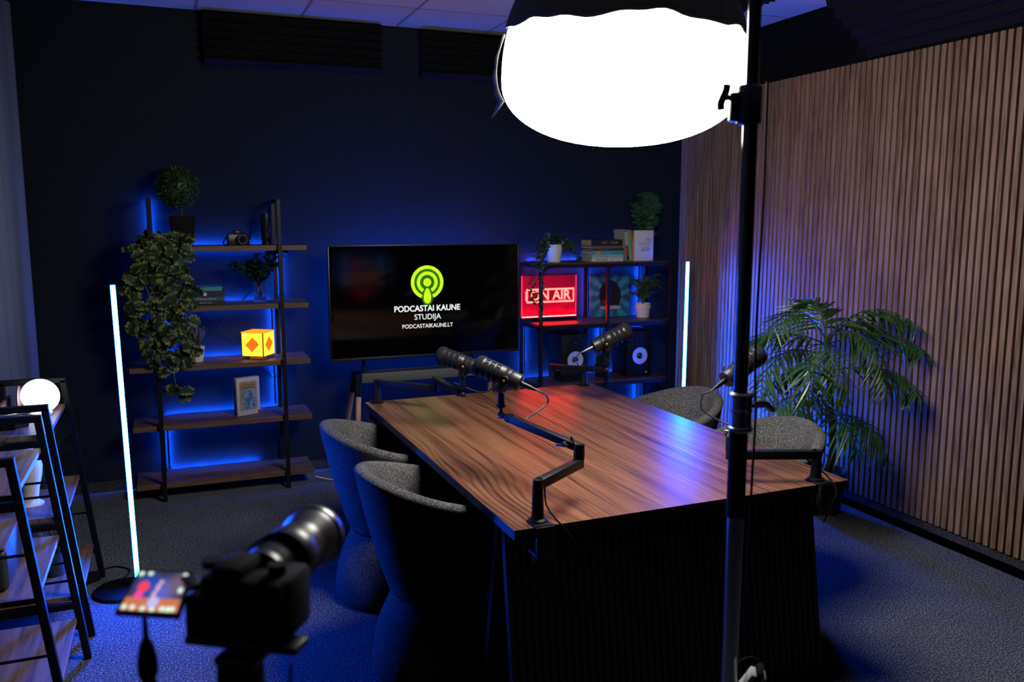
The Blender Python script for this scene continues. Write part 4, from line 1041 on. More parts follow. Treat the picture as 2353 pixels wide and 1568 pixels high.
book(0.07, 0.278, 5.335, 5.47, 1.2172, 1.240, (0.05, 0.30, 0.34), 'turquoise paperback on top of the stack in the left bookcase', G1, extra=[(0.05, 0.5, (0.03, 0.18, 0.26))], M=turn(0.17, 5.4, 2))

# glass vase with leaves
va_ = thing('glass_vase', (0.498, 5.385, 1.137), 'clear glass vase of dark green leafy stems on the second board of the left bookcase', 'vase')
VX, VY = 0.498, 5.385
GL = mat('clear_glass', (0.9, 0.95, 0.97), 0.03, 0, 0.5, var=0.0, trans=1.0)
b = new_bm(); lathe(b, [(0, 0.0), (0.034, 0.0), (0.037, 0.006), (0.034, 0.03), (0.033, 0.07), (0.038, 0.12), (0.047, 0.165), (0.0445, 0.165), (0.0355, 0.12), (0.0305, 0.07), (0.0315, 0.03), (0.030, 0.014), (0, 0.012)], 40, Matrix.Translation((VX, VY, 1.1375)), caps=False); obj('vase_glass', b, GL, va_, 60)
b = new_bm(); uvl = b.loops.layers.uv.new('UVMap'); sb = new_bm(); random.seed(5)
for k in range(13):
    a = 2 * PI * k / 13 + rnd(-.2, .2); rr = rnd(0.04, 0.17)
    tipp = Vector((VX + math.cos(a) * rr * 1.05, min(5.52, VY + math.sin(a) * rr * 0.5), 1.137 + rnd(0.22, 0.325)))
    pts = [Vector((VX - math.cos(a) * 0.018, VY - math.sin(a) * 0.018, 1.155)), Vector((VX + math.cos(a) * 0.02, VY + math.sin(a) * 0.01, 1.28)), tipp]
    path = smooth_path(pts, 6); tube(sb, path, 0.002, 5, smooth=False)
    for p in path[6:]:
        for q in range(3):
            leaf(b, uvl, p, rdir(-0.5, 0.6), Vector((0, -0.4, 1)) + rdir() * 0.5, rnd(0.035, 0.05), rnd(0.026, 0.036), 0.3, 4, 'heart')
for v in b.verts:
    v.co.z = min(v.co.z, 1.448); v.co.y = max(5.262, min(v.co.y, 5.508))
obj('leaves', b, leafmat('dark_green_leaf', (0.006, 0.020, 0.010), (0.014, 0.045, 0.018)), va_, 0, normals=False); obj('stems', sb, mat('green_stem', (0.04, 0.09, 0.03), 0.5), va_)

# lavender
lv = thing('potted_lavender', (0.125, 5.385, 0.794), 'small lavender plant in a white pot on the middle board of the left bookcase', 'plant')
b = new_bm(); pot(b, 0.125, 5.385, 0.7945, 0.029, 0.042, 0.092); obj('pot', b, WHITE_C, lv)
b = new_bm(); uvl = b.loops.layers.uv.new('UVMap'); fb = new_bm(); random.seed(9)
for k in range(26):
    a = rnd(0, 2 * PI); rr = rnd(0.01, 0.055); p0 = Vector((0.125 + 0.01 * math.cos(a), 5.385 + 0.01 * math.sin(a), 0.87)); p1 = Vector((0.125 + rr * math.cos(a), 5.385 + rr * math.sin(a), 0.87 + rnd(0.09, 0.145)))
    tube(b, [p0, p1], 0.0011, 4, smooth=False)
    for q in range(7):
        c = p0.lerp(p1, 0.62 + 0.4 * q / 7); sphere(fb, c, 0.0042, 6)
    for q in range(5): leaf(b, uvl, p0.lerp(p1, rnd(0.1, 0.55)), rdir(0, 0.8), rdir(), 0.026, 0.003, 0.2, 2, 'blade')
obj('stems', b, mat('grey_green', (0.05, 0.09, 0.05), 0.6), lv, 0, normals=False); obj('flowers', fb, mat('lavender_purple', (0.16, 0.12, 0.30), 0.7), lv)

# glowing cube lamp
cl = thing('cube_lamp', (0.475, 5.38, 0.794), 'glowing amber cube lamp on the middle board of the left bookcase', 'lamp')
Mq = Matrix.Translation((0.476, 5.395, 0.794)) @ Matrix.Rotation(R_(-34), 4, 'Z')
b = new_bm(); box(b, (-0.04, -0.04, 0.0005), (0.04, 0.04, 0.016), 0.003, Mq); obj('lamp_base', b, mat('orange_base', (0.5, 0.12, 0.03), 0.5, emit=(1, 0.16, 0.02), es=0.35), cl)
AMB = emitter('amber_glow', (1.0, 0.56, 0.035), 1.9); ORG = emitter('orange_glow', (1.0, 0.20, 0.01), 1.0); TOPG = emitter('amber_top_glow', (1.0, 0.42, 0.02), 1.0)
S = 0.071
b = new_bm(); box(b, (-S, -S, 0.016), (S, S, 0.162), 0.003, Mq); obj('lit_cube', b, AMB, cl)
b = new_bm(); box(b, (-S - .002, -S - .002, 0.160), (S + .002, S + .002, 0.1665), 0.001, Mq); obj('lid', b, TOPG, cl)
b = new_bm(); box(b, (-S - .002, -S - .002, 0.0155), (S + .002, S + .002, 0.0205), 0.001, Mq)
for sx_, sy in ((-1, -1), (1, -1)): box(b, (sx_ * S - .0025, sy * S - .0025, 0.018), (sx_ * S + .0025, sy * S + .0025, 0.161), 0.0, Mq)
obj('dark_edging', b, BLACKSAT, cl, 0)
for face in (0, 1):
    b = new_bm()
    Mf = Mq @ (Matrix.Translation((0, -S - .0012, 0.090)) if face == 0 else Matrix.Rotation(PI / 2, 4, 'Z') @ Matrix.Translation((0, -S - .0012, 0.090)))
    box(b, (-0.030, -.0008, -0.034), (0.030, .0008, 0.034), 0, Mf @ Matrix.Rotation(R_(45), 4, 'Y')); obj('orange_diamond', b, ORG, cl, 0)

# white boxed book
bx = thing('boxed_book', (0.39, 5.39, 0.449), 'white boxed gift book with a pale blue picture standing on the fourth board down', 'book')
Mb = Matrix.Translation((0.395, 5.385, 0.4495)) @ Matrix.Rotation(R_(22), 4, 'Z')
WB = mat('white_card', (0.52, 0.50, 0.50), 0.5, var=0.03)
b = new_bm(); box(b, (-0.075, -0.022, 0), (0.075, 0.022, 0.232), 0.002, Mb); obj('slipcase', b, WB, bx)
b = new_bm(); box(b, (-0.055, -0.0235, 0.03), (0.055, -0.0218, 0.207), 0, Mb); p_ = obj('tan_frame', b, mat('tan_print', (0.34, 0.25, 0.16), 0.6, scale=80, var=0.3), bx, 0)
b = new_bm(); box(b, (-0.043, -0.0245, 0.04), (0.043, -0.023, 0.155), 0, Mb)
m = bpy.data.materials.new('blue_print'); N, L, P = nodes(m); tc = N.new('ShaderNodeTexCoord'); nz = N.new('ShaderNodeTexNoise'); nz.inputs['Scale'].default_value = 40; L.new(tc.outputs['Object'], nz.inputs['Vector'])
r = ramp(N, [(0.35, (0.04, 0.12, 0.24)), (0.6, (0.22, 0.36, 0.5))]); L.new(nz.outputs['Fac'], r.inputs[0]); L.new(r.outputs[0], P.inputs['Base Color'])
obj('blue_picture', b, m, bx, 0)
DKINK = mat('dark_ink', (0.05, 0.05, 0.08), 0.6)
b = new_bm(); random.seed(2)
for row, (zz, hh) in enumerate(((0.186, 0.006), (0.170, 0.010))):
    x = -0.036 - 0.006 * row
    while x < 0.036 + 0.006 * row:
        wd = rnd(0.003, 0.006); box(b, (x, -0.0244, zz - hh / 2), (x + wd, -0.0234, zz + hh / 2), 0, Mb); x += wd + 0.0022
obj('title_print', b, DKINK, bx, 0)
b = new_bm(); box(b, (0.058, -0.0232, 0.002), (0.0745, -0.0218, 0.022), 0, Mb); obj('red_corner', b, mat('red_print', (0.4, 0.02, 0.02), 0.6), bx, 0)
b = new_bm()
for zz, wd in ((0.18, 0.5), (0.17, 0.8), (0.15, 0.8), (0.145, 0.6), (0.14, 0.8), (0.09, 0.7), (0.08, 0.7), (0.07, 0.7), (0.06, 0.7)): box(b, (-0.0757, -0.016 * wd, zz), (-0.0748, 0.012 * wd, zz + 0.004), 0, Mb)
obj('spine_print', b, DKINK, bx, 0)

# ------------------------------------------------------------------ right shelving unit
RX0, RX1, RY0, RY1 = 2.268, 3.262, 5.185, 5.525
rs = thing('metal_shelving_unit', (2.765, 5.36, 0), 'low black metal shelving unit with dark walnut shelves, right of the television', 'shelving unit')
RZ = (0.115, 0.522, 0.933, 1.345)
for z in RZ:
    b = new_bm(); box(b, (0, 0, 0), (RX1 - RX0 - 0.01, RY1 - RY0 - 0.01, 0.016), 0.001); o = obj('shelf_board', b, DARKW, rs, 0); o.location = Vector((RX0 + .005, RY0 + .005, z - 0.016))
    b = new_bm()
    for p0, p1 in (((RX0, RY0, z - .022), (RX1, RY0, z - .022)), ((RX0, RY1, z - .022), (RX1, RY1, z - .022)), ((RX0, RY0, z - .022), (RX0, RY1, z - .022)), ((RX1, RY0, z - .022), (RX1, RY1, z - .022))):
        bar(b, p0, p1, 0.016, 0.024, 0.001)
    obj('shelf_rim', b, BLACK, rs, 0)
for x in (RX0, 2.766, RX1):
    for y in (RY0, RY1):
        if y == RY0 or True:
            b = new_bm(); bar(b, (x, y, 0), (x, y, 1.335), 0.022, 0.022, 0.0015, up=(0, 1, 0)); obj('post', b, BLACK, rs, 0)
b = new_bm()
for z in (1.311, 0.899):
    for i in range(8):   # curved corner gussets
        a0 = PI / 2 * i / 8; a1 = PI / 2 * (i + 1) / 8; R0 = 0.075
        q = [(RX0, z), (RX0 + R0 - R0 * math.sin(a0), z - R0 + R0 * math.cos(a0)), (RX0 + R0 - R0 * math.sin(a1), z - R0 + R0 * math.cos(a1))]
        q = [(RX0, z), (RX0 + R0 * (1 - math.sin(a0)) , z - R0 * (1 - math.cos(a0))), (RX0 + R0 * (1 - math.sin(a1)), z - R0 * (1 - math.cos(a1)))]
        fr_ = [b.verts.new((px, RY0 - 0.012, pz)) for px, pz in q]; bk = [b.verts.new((px, RY0 - 0.007, pz)) for px, pz in q]
        b.faces.new(fr_); b.faces.new(bk[::-1]); b.faces.new((fr_[1], fr_[2], bk[2], bk[1]))
obj('corner_gusset', b, BLACK, rs, 0)
b = new_bm()
for x, z in ((RX0, 1.29), (RX0 + .03, 1.318), (RX0, 1.26), (RX0, 0.88), (RX0, 0.84)): cyl(b, (x, RY0 - 0.0115, z), (x, RY0 - 0.016, z), 0.003, seg=10)
obj('bolt', b, CHROME, rs)
b = new_bm()
for p0, p1 in (((3.215, 5.546, 0.16), (3.215, 5.546, 1.30)), ((2.30, 5.546, 0.55), (2.30, 5.546, 0.93)), ((2.32, 5.546, 1.338), (3.2, 5.546, 1.338)), ((2.32, 5.546, 0.500), (3.2, 5.546, 0.500)), ((2.90, 5.546, 0.55), (2.90, 5.546, 0.93)), ((2.80, 5.546, 0.95), (2.80, 5.546, 1.30))):
    strip_chips(b, p0, p1, (0, 1, 0))
tag(obj('led_strip', b, [BLACK, CHIP], None, 0), 'blue LED strip light fixed behind the right-hand metal shelving unit', 'light strip')

# top shelf: trailing plant in ribbed white pot
tpot = thing('trailing_pot_plant', (2.436, 5.35, 1.345), 'trailing dark plant in a ribbed white pot on the right shelving top', 'plant')
b = new_bm(); pot(b, 2.436, 5.35, 1.3455, 0.045, 0.061, 0.118, ribs=10); obj('pot', b, WHITE_C, tpot, 50)
b = new_bm(); uvl = b.loops.layers.uv.new('UVMap'); sb = new_bm(); random.seed(31)
vn = [[(2.43, 5.34, 1.45), (2.36, 5.27, 1.50), (2.30, 5.20, 1.43), (2.255, 5.13, 1.34), (2.235, 5.10, 1.20), (2.225, 5.09, 1.05), (2.22, 5.09, 0.98)],
      [(2.42, 5.34, 1.45), (2.34, 5.29, 1.48), (2.27, 5.22, 1.42), (2.20, 5.14, 1.33), (2.17, 5.11, 1.2), (2.18, 5.10, 1.1)],
      [(2.43, 5.35, 1.46), (2.36, 5.30, 1.48), (2.31, 5.24, 1.43), (2.27, 5.17, 1.37), (2.25, 5.14, 1.30)],
      [(2.45, 5.34, 1.45), (2.49, 5.29, 1.48), (2.50, 5.27, 1.455), (2.49, 5.265, 1.43)],
      [(2.46, 5.34, 1.45), (2.53, 5.31, 1.48), (2.57, 5.28, 1.42), (2.58, 5.25, 1.36)],
      [(2.44, 5.35, 1.45), (2.40, 5.36, 1.52), (2.33, 5.32, 1.50), (2.27, 5.28, 1.44)],
      [(2.44, 5.35, 1.45), (2.47, 5.34, 1.51), (2.52, 5.32, 1.49), (2.55, 5.31, 1.44)]]
for pts in vn:
    path = smooth_path(pts, 7); tube(sb, path, 0.0016, 4, smooth=False)
    for p in path:
        for q in range(2): leaf(b, uvl, p + rdir() * 0.006, Vector((rnd(-1, 1), rnd(-0.8, 0.3), rnd(-0.9, 0.4))), TOC + rdir(), rnd(0.024, 0.036), rnd(0.014, 0.02), 0.3, 4)
for k in range(60): leaf(b, uvl, Vector((2.436, 5.36, 1.475)) + Vector((rnd(-.055, .055), rnd(-.03, .05), rnd(-0.005, .04))), rdir(0.2, 1), rdir(0, 1), 0.034, 0.018, 0.3, 4)
obj('leaves', b, leafmat('dusky_leaf', (0.010, 0.022, 0.014), (0.025, 0.05, 0.028)), tpot, 0, normals=False); obj('stems', sb, MATS['green_stem'], tpot)

G2 = 'books lying in a pile on the top of the right shelving unit'
zt = 1.3455
stack = [(0.0235, (0.62, 0.62, 0.62), 'white book lettered Web Analytics at the bottom of the pile', [('Web Analytics', 0.32, 0.0165, 0.95)], (0.04, 0.04, 0.05), [], 0.0, 0.0),
         (0.0225, (0.30, 0.48, 0.55), 'pale blue book with red capitals, second from the bottom of the pile', [('TRACTION', 0.36, 0.0135, 1.0)], (0.35, 0.02, 0.03), [], 0.002, 0.0),
         (0.0260, (0.04, 0.34, 0.40), 'turquoise book with an orange patch, third from the bottom of the pile', [('think again', 0.48, 0.009, 1.0)], (0.5, 0.5, 0.5), [(0.1, 0.28, (0.45, 0.33, 0.12))], 0.0, 0.01),
         (0.0145, (0.012, 0.03, 0.018), 'thin black and green book in the middle of the pile', [('GROWTH HACKER', 0.35, 0.008, 1.2)], (0.08, 0.32, 0.05), [], 0.005, 0.01),
         (0.0180, (0.17, 0.10, 0.055), 'tan brown book second from the top of the pile', None, (0.5, 0.5, 0.5), [], -0.006, 0.0),
         (0.0430, (0.008, 0.012, 0.022), 'thick black book lettered LOST and FOUNDER on top of the pile', [('LOST', 0.42, 0.022, 0.8), ('FOUNDER', 0.73, 0.021, 0.62)], (0.42, 0.20, 0.05), [], -0.006, 0.0)]
for i, (h, col, lab, tx, tc_, ex, dx, dxa) in enumerate(stack):
    o = book(2.672 + dx, 2.912 + dx, 5.245, 5.405 + dxa, zt, zt + h, col, lab, G2, txt=tx, tcol=tc_, extra=ex, M=turn(2.79, 5.3, rnd(-1.2, 1.2)))
    if i == 0: text('spine_text', '2.0', 0.0165, mat('red_ink', (0.45, 0.03, 0.02), 0.5), bpy.data.objects['book.004'], face_y(2.672 + 0.24 * 0.62, 5.2420, zt + h / 2))
    if i == 5: text('spine_text', 'and', 0.012, mat('blue_ink', (0.03, 0.2, 0.4), 0.5), bpy.data.objects[o.name], face_y(2.666 + 0.24 * 0.565, 5.2415, zt + h / 2))
    zt += h + 0.0003
# leaning books: built upright as lying books turned on their tails
G3 = 'books leaning upright beside the pile on the right shelving unit'
def upright(x, th, hgt, lean, col, lab, extra=None, txt=None, tcol=(0.8, .8, .8), dep=0.15):
    Mu = Matrix.Translation((x, 5.235, 1.3458)) @ Matrix.Rotation(R_(-lean), 4, 'Y') @ Matrix.Rotation(-PI / 2, 4, 'Y')
    # local x runs up, local z runs to -x
    return book(0, hgt, 0, dep, -th, 0, col, lab, G3, M=Mu, extra=extra, txt=None)
upright(2.936, 0.020, 0.215, 7, (0.45, 0.43, 0.44), 'grey-white book with red and black spine patches, leaning against the pile', extra=[(0.02, 0.17, (0.01, 0.01, 0.012)), (0.17, 0.5, (0.4, 0.02, 0.03)), (0.93, 0.99, (0.35, 0.02, 0.03))])
upright(2.958, 0.018, 0.212, 7, (0.10, 0.45, 0.45), 'teal book with a pale green foot, leaning in the middle of the upright books', extra=[(0.01, 0.2, (0.25, 0.5, 0.3))])
upright(2.978, 0.016, 0.212, 6.5, (0.60, 0.17, 0.03), 'bright orange book leaning upright next to the white book', extra=None)
upright(2.9970, 0.009, 0.208, 6, (0.03, 0.03, 0.10), 'thin navy book squeezed between the orange and the white books', extra=[(0.01, 0.5, (0.5, 0.12, 0.04))])
# white book facing forward
wb = thing('book', (3.05, 5.22, 1.345), 'white hardback with gold title standing face out on the right shelving unit', 'book')
b = new_bm(); box(b, (2.9775, 5.205, 1.3455), (3.1265, 5.232, 1.556), 0.002); wc = obj('cover', b, mat('white_jacket', (0.66, 0.64, 0.62), 0.5, var=0.03), wb)
b = new_bm(); box(b, (3.112, 5.2075, 1.3475), (3.1268, 5.2295, 1.5545), 0); obj('pages', b, PAPER, wb, 0)
GOLD = mat('gold_ink', (0.42, 0.30, 0.10), 0.4, 0.3)
for s, z, sz, x in (('the', 1.495, 0.034, 3.078), ('TALENT', 1.463, 0.030, 3.058), ('code', 1.436, 0.034, 3.066)): text('title_text', s, sz, GOLD, wc, face_y(x, 5.2043, z), sx=0.95)
text('author_text', 'DANIEL COYLE', 0.0105, mat('plum_ink', (0.12, 0.02, 0.08), 0.5), wc, face_y(3.062, 5.2043, 1.419), bold=0.02)
# leafy plant behind
bp = thing('potted_leafy_plant', (3.17, 5.40, 1.345), 'tall broad-leaved plant rising behind the white book on the right shelving unit', 'plant')
b = new_bm(); pot(b, 3.165, 5.42, 1.3455, 0.035, 0.048, 0.10); obj('pot', b, RUBBER, bp)
b = new_bm(); uvl = b.loops.layers.uv.new('UVMap'); random.seed(41)
for tipx, tipy, tipz, nl, sz in ((3.14, 5.38, 1.80, 9, 0.075), (3.22, 5.40, 1.82, 8, 0.08), (3.05, 5.36, 1.74, 9, 0.045), (3.27, 5.42, 1.74, 6, 0.07), (3.17, 5.34, 1.68, 6, 0.06)):
    path = smooth_path([(3.165, 5.42, 1.42), ((3.165 + tipx) / 2 + 0.01, 5.41, (1.42 + tipz) / 2 + 0.01), (tipx, tipy, tipz)], 6); tube(b, path, 0.0028, 5, smooth=False)
    for i in range(nl):
        p = path[3 + int(i * (len(path) - 4) / nl)]
        for sg in (-1, 1): leaf(b, uvl, p, Vector((sg * rnd(0.5, 1), rnd(-0.7, 0.1), rnd(0.2, 0.8))), Vector((0, -1, 0.4)), sz * rnd(0.8, 1.15), sz * 0.6, rnd(0.0, 0.35), 6, 'oval')
for v in b.verts: v.co.y = min(v.co.y, 5.56)
obj('leaves', b, leafmat('broad_leaf', (0.012, 0.04, 0.02), (0.03, 0.085, 0.035)), bp, 0, normals=False)

# on air sign
oa = thing('on_air_sign', (2.43, 5.42, 0.933), 'glowing red edge-lit acrylic sign reading ON AIR on the right shelving unit', 'sign')
b = new_bm(); box(b, (2.228, 5.405, 0.9335), (2.640, 5.437, 0.962), 0.002); obj('sign_base', b, BLACKSAT, oa)
m = bpy.data.materials.new('lit_red_acrylic'); N, L, P = nodes(m); tc = N.new('ShaderNodeTexCoord'); nz = N.new('ShaderNodeTexNoise'); nz.inputs['Scale'].default_value = 9; L.new(tc.outputs['Object'], nz.inputs['Vector'])
r = ramp(N, [(0.3, (0.30, 0.0, 0.012)), (0.7, (0.75, 0.0, 0.03))]); L.new(nz.outputs['Fac'], r.inputs[0]); L.new(r.outputs[0], P.inputs['Emission Color']); P.inputs['Emission Strength'].default_value = 0.55
P.inputs['Base Color'].default_value = (0.4, 0.01, 0.02, 1); P.inputs['Alpha'].default_value = 0.62; P.inputs['Roughness'].default_value = 0.15
b = new_bm(); box(b, (2.228, 5.418, 0.962), (2.638, 5.424, 1.248), 0.0005); obj('acrylic_sheet', b, m, oa, 0)
RED = emitter('red_edge_glow', (1.0, 0.02, 0.03), 2.6); PINK = emitter('pink_engraving_glow', (1.0, 0.16, 0.13), 3.6); REDB = emitter('red_base_glow', (1.0, 0.0025, 0.0025), 650.0)
b = new_bm(); box(b, (2.2265, 5.4165, 0.962), (2.2305, 5.4255, 1.249), 0); box(b, (2.6365, 5.4165, 0.962), (2.6395, 5.4255, 1.249), 0); obj('glowing_edge', b, RED, oa, 0)
b = new_bm(); box(b, (2.229, 5.4145, 0.9605), (2.638, 5.4275, 0.966), 0); obj('light_bar', b, REDB, oa, 0)
b = new_bm(); box(b, (2.226, 5.414, 1.248), (2.641, 5.428, 1.253), 0); obj('top_cap', b, BLACKSAT, oa, 0)
b = new_bm(); fy0, fy1 = 5.4145, 5.4175
for lo_, hi_ in (((2.262, fy0, 1.147), (2.622, fy1, 1.158)), ((2.262, fy0, 1.060), (2.622, fy1, 1.071)), ((2.262, fy0, 1.060), (2.270, fy1, 1.158)), ((2.614, fy0, 1.060), (2.622, fy1, 1.158)), ((2.254, fy0, 1.075), (2.257, fy1, 1.143))): box(b, lo_, hi_)
obj('letter_frame', b, PINK, oa, 0)
text('sign_lettering', 'ON AIR', 0.095, PINK, oa, face_y(2.442, 5.4155, 1.1085), bold=0.012, sx=0.93, depth=0.0012)
# painting
pt = thing('canvas_painting', (2.93, 5.47, 0.933), 'square canvas painted with blue sunburst rays around a dark rounded shape', 'painting')
m = bpy.data.materials.new('sunburst_paint'); N, L, P = nodes(m); tc = N.new('ShaderNodeTexCoord'); sp = N.new('ShaderNodeSeparateXYZ'); L.new(tc.outputs['Object'], sp.inputs[0])
at = N.new('ShaderNodeMath'); at.operation = 'ARCTAN2'; L.new(sp.outputs[2], at.inputs[0]); L.new(sp.outputs[0], at.inputs[1])
mu = N.new('ShaderNodeMath'); mu.operation = 'MULTIPLY'; mu.inputs[1].default_value = 11; L.new(at.outputs[0], mu.inputs[0])
sn = N.new('ShaderNodeMath'); sn.operation = 'SINE'; L.new(mu.outputs[0], sn.inputs[0])
nz = N.new('ShaderNodeTexNoise'); nz.inputs['Scale'].default_value = 60; L.new(tc.outputs['Object'], nz.inputs['Vector'])
ad = N.new('ShaderNodeMath'); ad.operation = 'MULTIPLY_ADD'; ad.inputs[1].default_value = 0.35; L.new(sn.outputs[0], ad.inputs[0]); L.new(nz.outputs['Fac'], ad.inputs[2])
r = ramp(N, [(0.25, (0.015, 0.10, 0.26)), (0.75, (0.05, 0.30, 0.46))]); L.new(ad.outputs[0], r.inputs[0]); L.new(r.outputs[0], P.inputs['Base Color']); P.inputs['Roughness'].default_value = 0.6
Mpt = Matrix.Translation((2.935, 5.478, 1.0885)) @ Matrix.Rotation(R_(-4), 4, 'X')
b = new_bm(); box(b, (-0.158, -0.009, -0.154), (0.158, 0.009, 0.154), 0.001); cv = obj('canvas', b, m, None, 0)
cv.parent = pt; cv.matrix_parent_inverse = Matrix.Translation((-2.93, -5.47, -0.933)); cv.matrix_world = Mpt; cv.location = Mpt.translation; cv.rotation_euler = Mpt.to_euler()
def blob(mt, cx, cz, rx, rz, y, nm, a=0):
    b = new_bm(); vs = [b.verts.new(Mpt @ (Vector((cx + rx * math.cos(t) * math.cos(a) - rz * math.sin(t) * math.sin(a), y, cz + rx * math.cos(t) * math.sin(a) + rz * math.sin(t) * math.cos(a))))) for t in [2 * PI * k / 28 for k in range(28)]]
    b.faces.new(vs); return obj(nm, b, mt, pt, 0, normals=False)
blob(mat('paint_black', (0.008, 0.008, 0.01), 0.5), 0.0, 0.0, 0.088, 0.108, -0.0096, 'dark_shape')
blob(mat('paint_white', (0.5, 0.48, 0.52), 0.5), 0.0, -0.088, 0.088, 0.014, -0.0100, 'white_foot_stroke')
blob(mat('paint_red', (0.4, 0.02, 0.03), 0.5), -0.045, -0.048, 0.022, 0.018, -0.0102, 'red_patch')
# fern
fn = thing('potted_fern', (3.15, 5.37, 0.933), 'feathery green fern in a white pot on the middle shelf of the right unit', 'plant')
b = new_bm(); pot(b, 3.150, 5.37, 0.9335, 0.046, 0.056, 0.10); lathe(b, [(0.0565, 0), (0.0585, 0.002), (0.0585, 0.012), (0.0565, 0.014)], 36, Matrix.Translation((3.15, 5.37, 1.0)), caps=False); obj('pot', b, WHITE_C, fn)
b = new_bm(); uvl = b.loops.layers.uv.new('UVMap'); random.seed(17)
for k in range(24):
    a = 2 * PI * k / 24 + rnd(-.15, .15); rr = rnd(0.09, 0.19); zt_ = rnd(0.04, 0.19)
    tx = 3.15 + math.cos(a) * rr; ty = 5.37 + math.sin(a) * rr * 0.75; ty = min(ty, 5.52); tx = min(tx, 3.37)
    frond(b, uvl, (3.15, 5.37, 1.025), (3.15 + (tx - 3.15) * .45, 5.37 + (ty - 5.37) * .45, 1.035 + zt_ * 0.85 + 0.03), (tx, ty, 1.03 + zt_), 20, 0.030, 0.006, rib=0.0012, drop_=0.2)
for px, pz in ((3.13, 1.245), (3.08, 1.20)):
    frond(b, uvl, (3.15, 5.37, 1.025), ((3.15 + px) / 2 + .01, 5.36, 1.15), (px, 5.35, pz), 20, 0.030, 0.006, rib=0.0012, drop_=0.2)
for v in b.verts: v.co.y = min(v.co.y, 5.452 if v.co.x < 3.115 else 5.50)
obj('fronds', b, leafmat('fern_leaf', (0.02, 0.06, 0.02), (0.05, 0.13, 0.04)), fn, 0, normals=False)
# speakers
CONE = mat('silver_cone', (0.62, 0.65, 0.70), 0.42, 0.4, scale=30)
def speaker(x0, x1, y0, z0, z1, label, rz=0):
    c = ((x0 + x1) / 2, y0 + 0.11)
    t = thing('studio_speaker', (c[0], c[1], z0), label, 'speaker', 'black studio monitor speakers on the right shelving unit')
    M = Matrix.Translation((c[0], c[1], z0)) @ Matrix.Rotation(R_(rz), 4, 'Z'); hw = (x1 - x0) / 2; h = z1 - z0; D = 0.11
    b = new_bm(); box(b, (-hw, -D, 0.0005), (hw, D, h), 0.004, M); obj('cabinet', b, mat('black_vinyl', (0.005, 0.005, 0.007), 0.55, 0, 0.2, scale=200), t)
    def fr(r_prof, px, pz): return M @ Matrix.Translation((px, -D, pz)) @ Matrix.Rotation(PI / 2, 4, 'X')
    Mc_ = fr(None, 0, h * 0.46)
    b = new_bm(); lathe(b, [(0.085 * 0.9, -0.001), (0.078, 0.004), (0.070, 0.0045), (0.066, 0.006), (0.060, 0.006)], 40, Mc_, caps=False); obj('woofer_surround', b, RUBBER, t, 60)
    b = new_bm(); lathe(b, [(0.060, 0.006), (0.052, 0.004), (0.024, -0.001 + 0.004), (0.022, 0.002)], 40, Mc_, caps=False); lathe(b, [(0.060, 0.0062), (0.054, 0.005), (0.023, 0.0045)], 40, Mc_, caps=False); obj('woofer_cone', b, CONE, t, 60)
    b = new_bm(); lathe(b, [(0.0235, 0.004), (0.020, 0.012), (0.010, 0.018), (0, 0.019)], 28, Mc_, caps=False); obj('dust_cap', b, GLOSSBLK, t, 60)
    Mt = fr(None, 0, h * 0.82)
    b = new_bm(); lathe(b, [(0.036, 0), (0.034, 0.003), (0.020, 0.001)], 32, Mt, caps=False); lathe(b, [(0.013, 0.001), (0.011, 0.006), (0.005, 0.010), (0, 0.011)], 24, Mt, caps=False); obj('tweeter', b, BLACKSAT, t, 60)
    b = new_bm(); cyl(b, M @ Vector((hw * 0.55, -D, h * 0.09)), M @ Vector((hw * 0.55, -D - 0.002, h * 0.09)), 0.003, seg=10); obj('indicator_lamp', b, emitter('dim_white_led', (0.6, 0.75, 0.9), 0.7), t)
    return t
speaker(2.458, 2.656, 5.255, 0.5225, 0.850, 'black speaker with a silver cone on the lower shelf, nearer the television')
speaker(2.965, 3.165, 5.255, 0.5225, 0.850, 'black speaker with a silver cone on the lower shelf beside the far corner')
# plant in dark pot between speakers
def grass(name, x, y, z, r0, r1, ph, n, L, spread, label, potm, leafm, seed, grp=None):
    t = thing(name, (x, y, z), label, 'plant', grp)
    b = new_bm(); pot(b, x, y, z + 0.0005, r0, r1, ph); obj('pot', b, potm, t)
    b = new_bm(); uvl = b.loops.layers.uv.new('UVMap'); random.seed(seed)
    for k in range(n):
        a = rnd(0, 2 * PI); d = Vector((math.cos(a) * spread * rnd(.2, 1), math.sin(a) * spread * rnd(.2, 1), 1))
        leaf(b, uvl, (x + rnd(-.6, .6) * r1, y + rnd(-.6, .6) * r1, z + ph * 0.85), d, (-d.x, -d.y, 0.6), L * rnd(0.6, 1.1), 0.006, rnd(-0.8, -0.1) * -1, 5, 'blade')
    for v in b.verts: v.co.z = min(v.co.z, z + 0.285)
    obj('blades', b, leafm, t, 0, normals=False); return t
GRASS = leafmat('grass_blade', (0.010, 0.035, 0.022), (0.025, 0.07, 0.04)); DPOT = mat('slate_pot', (0.03, 0.04, 0.055), 0.5)
grass('grassy_plant', 2.81, 5.36, 0.522, 0.036, 0.044, 0.09, 90, 0.19, 0.42, 'dark grassy plant in a black pot between the two speakers', RUBBER, GRASS, 51)

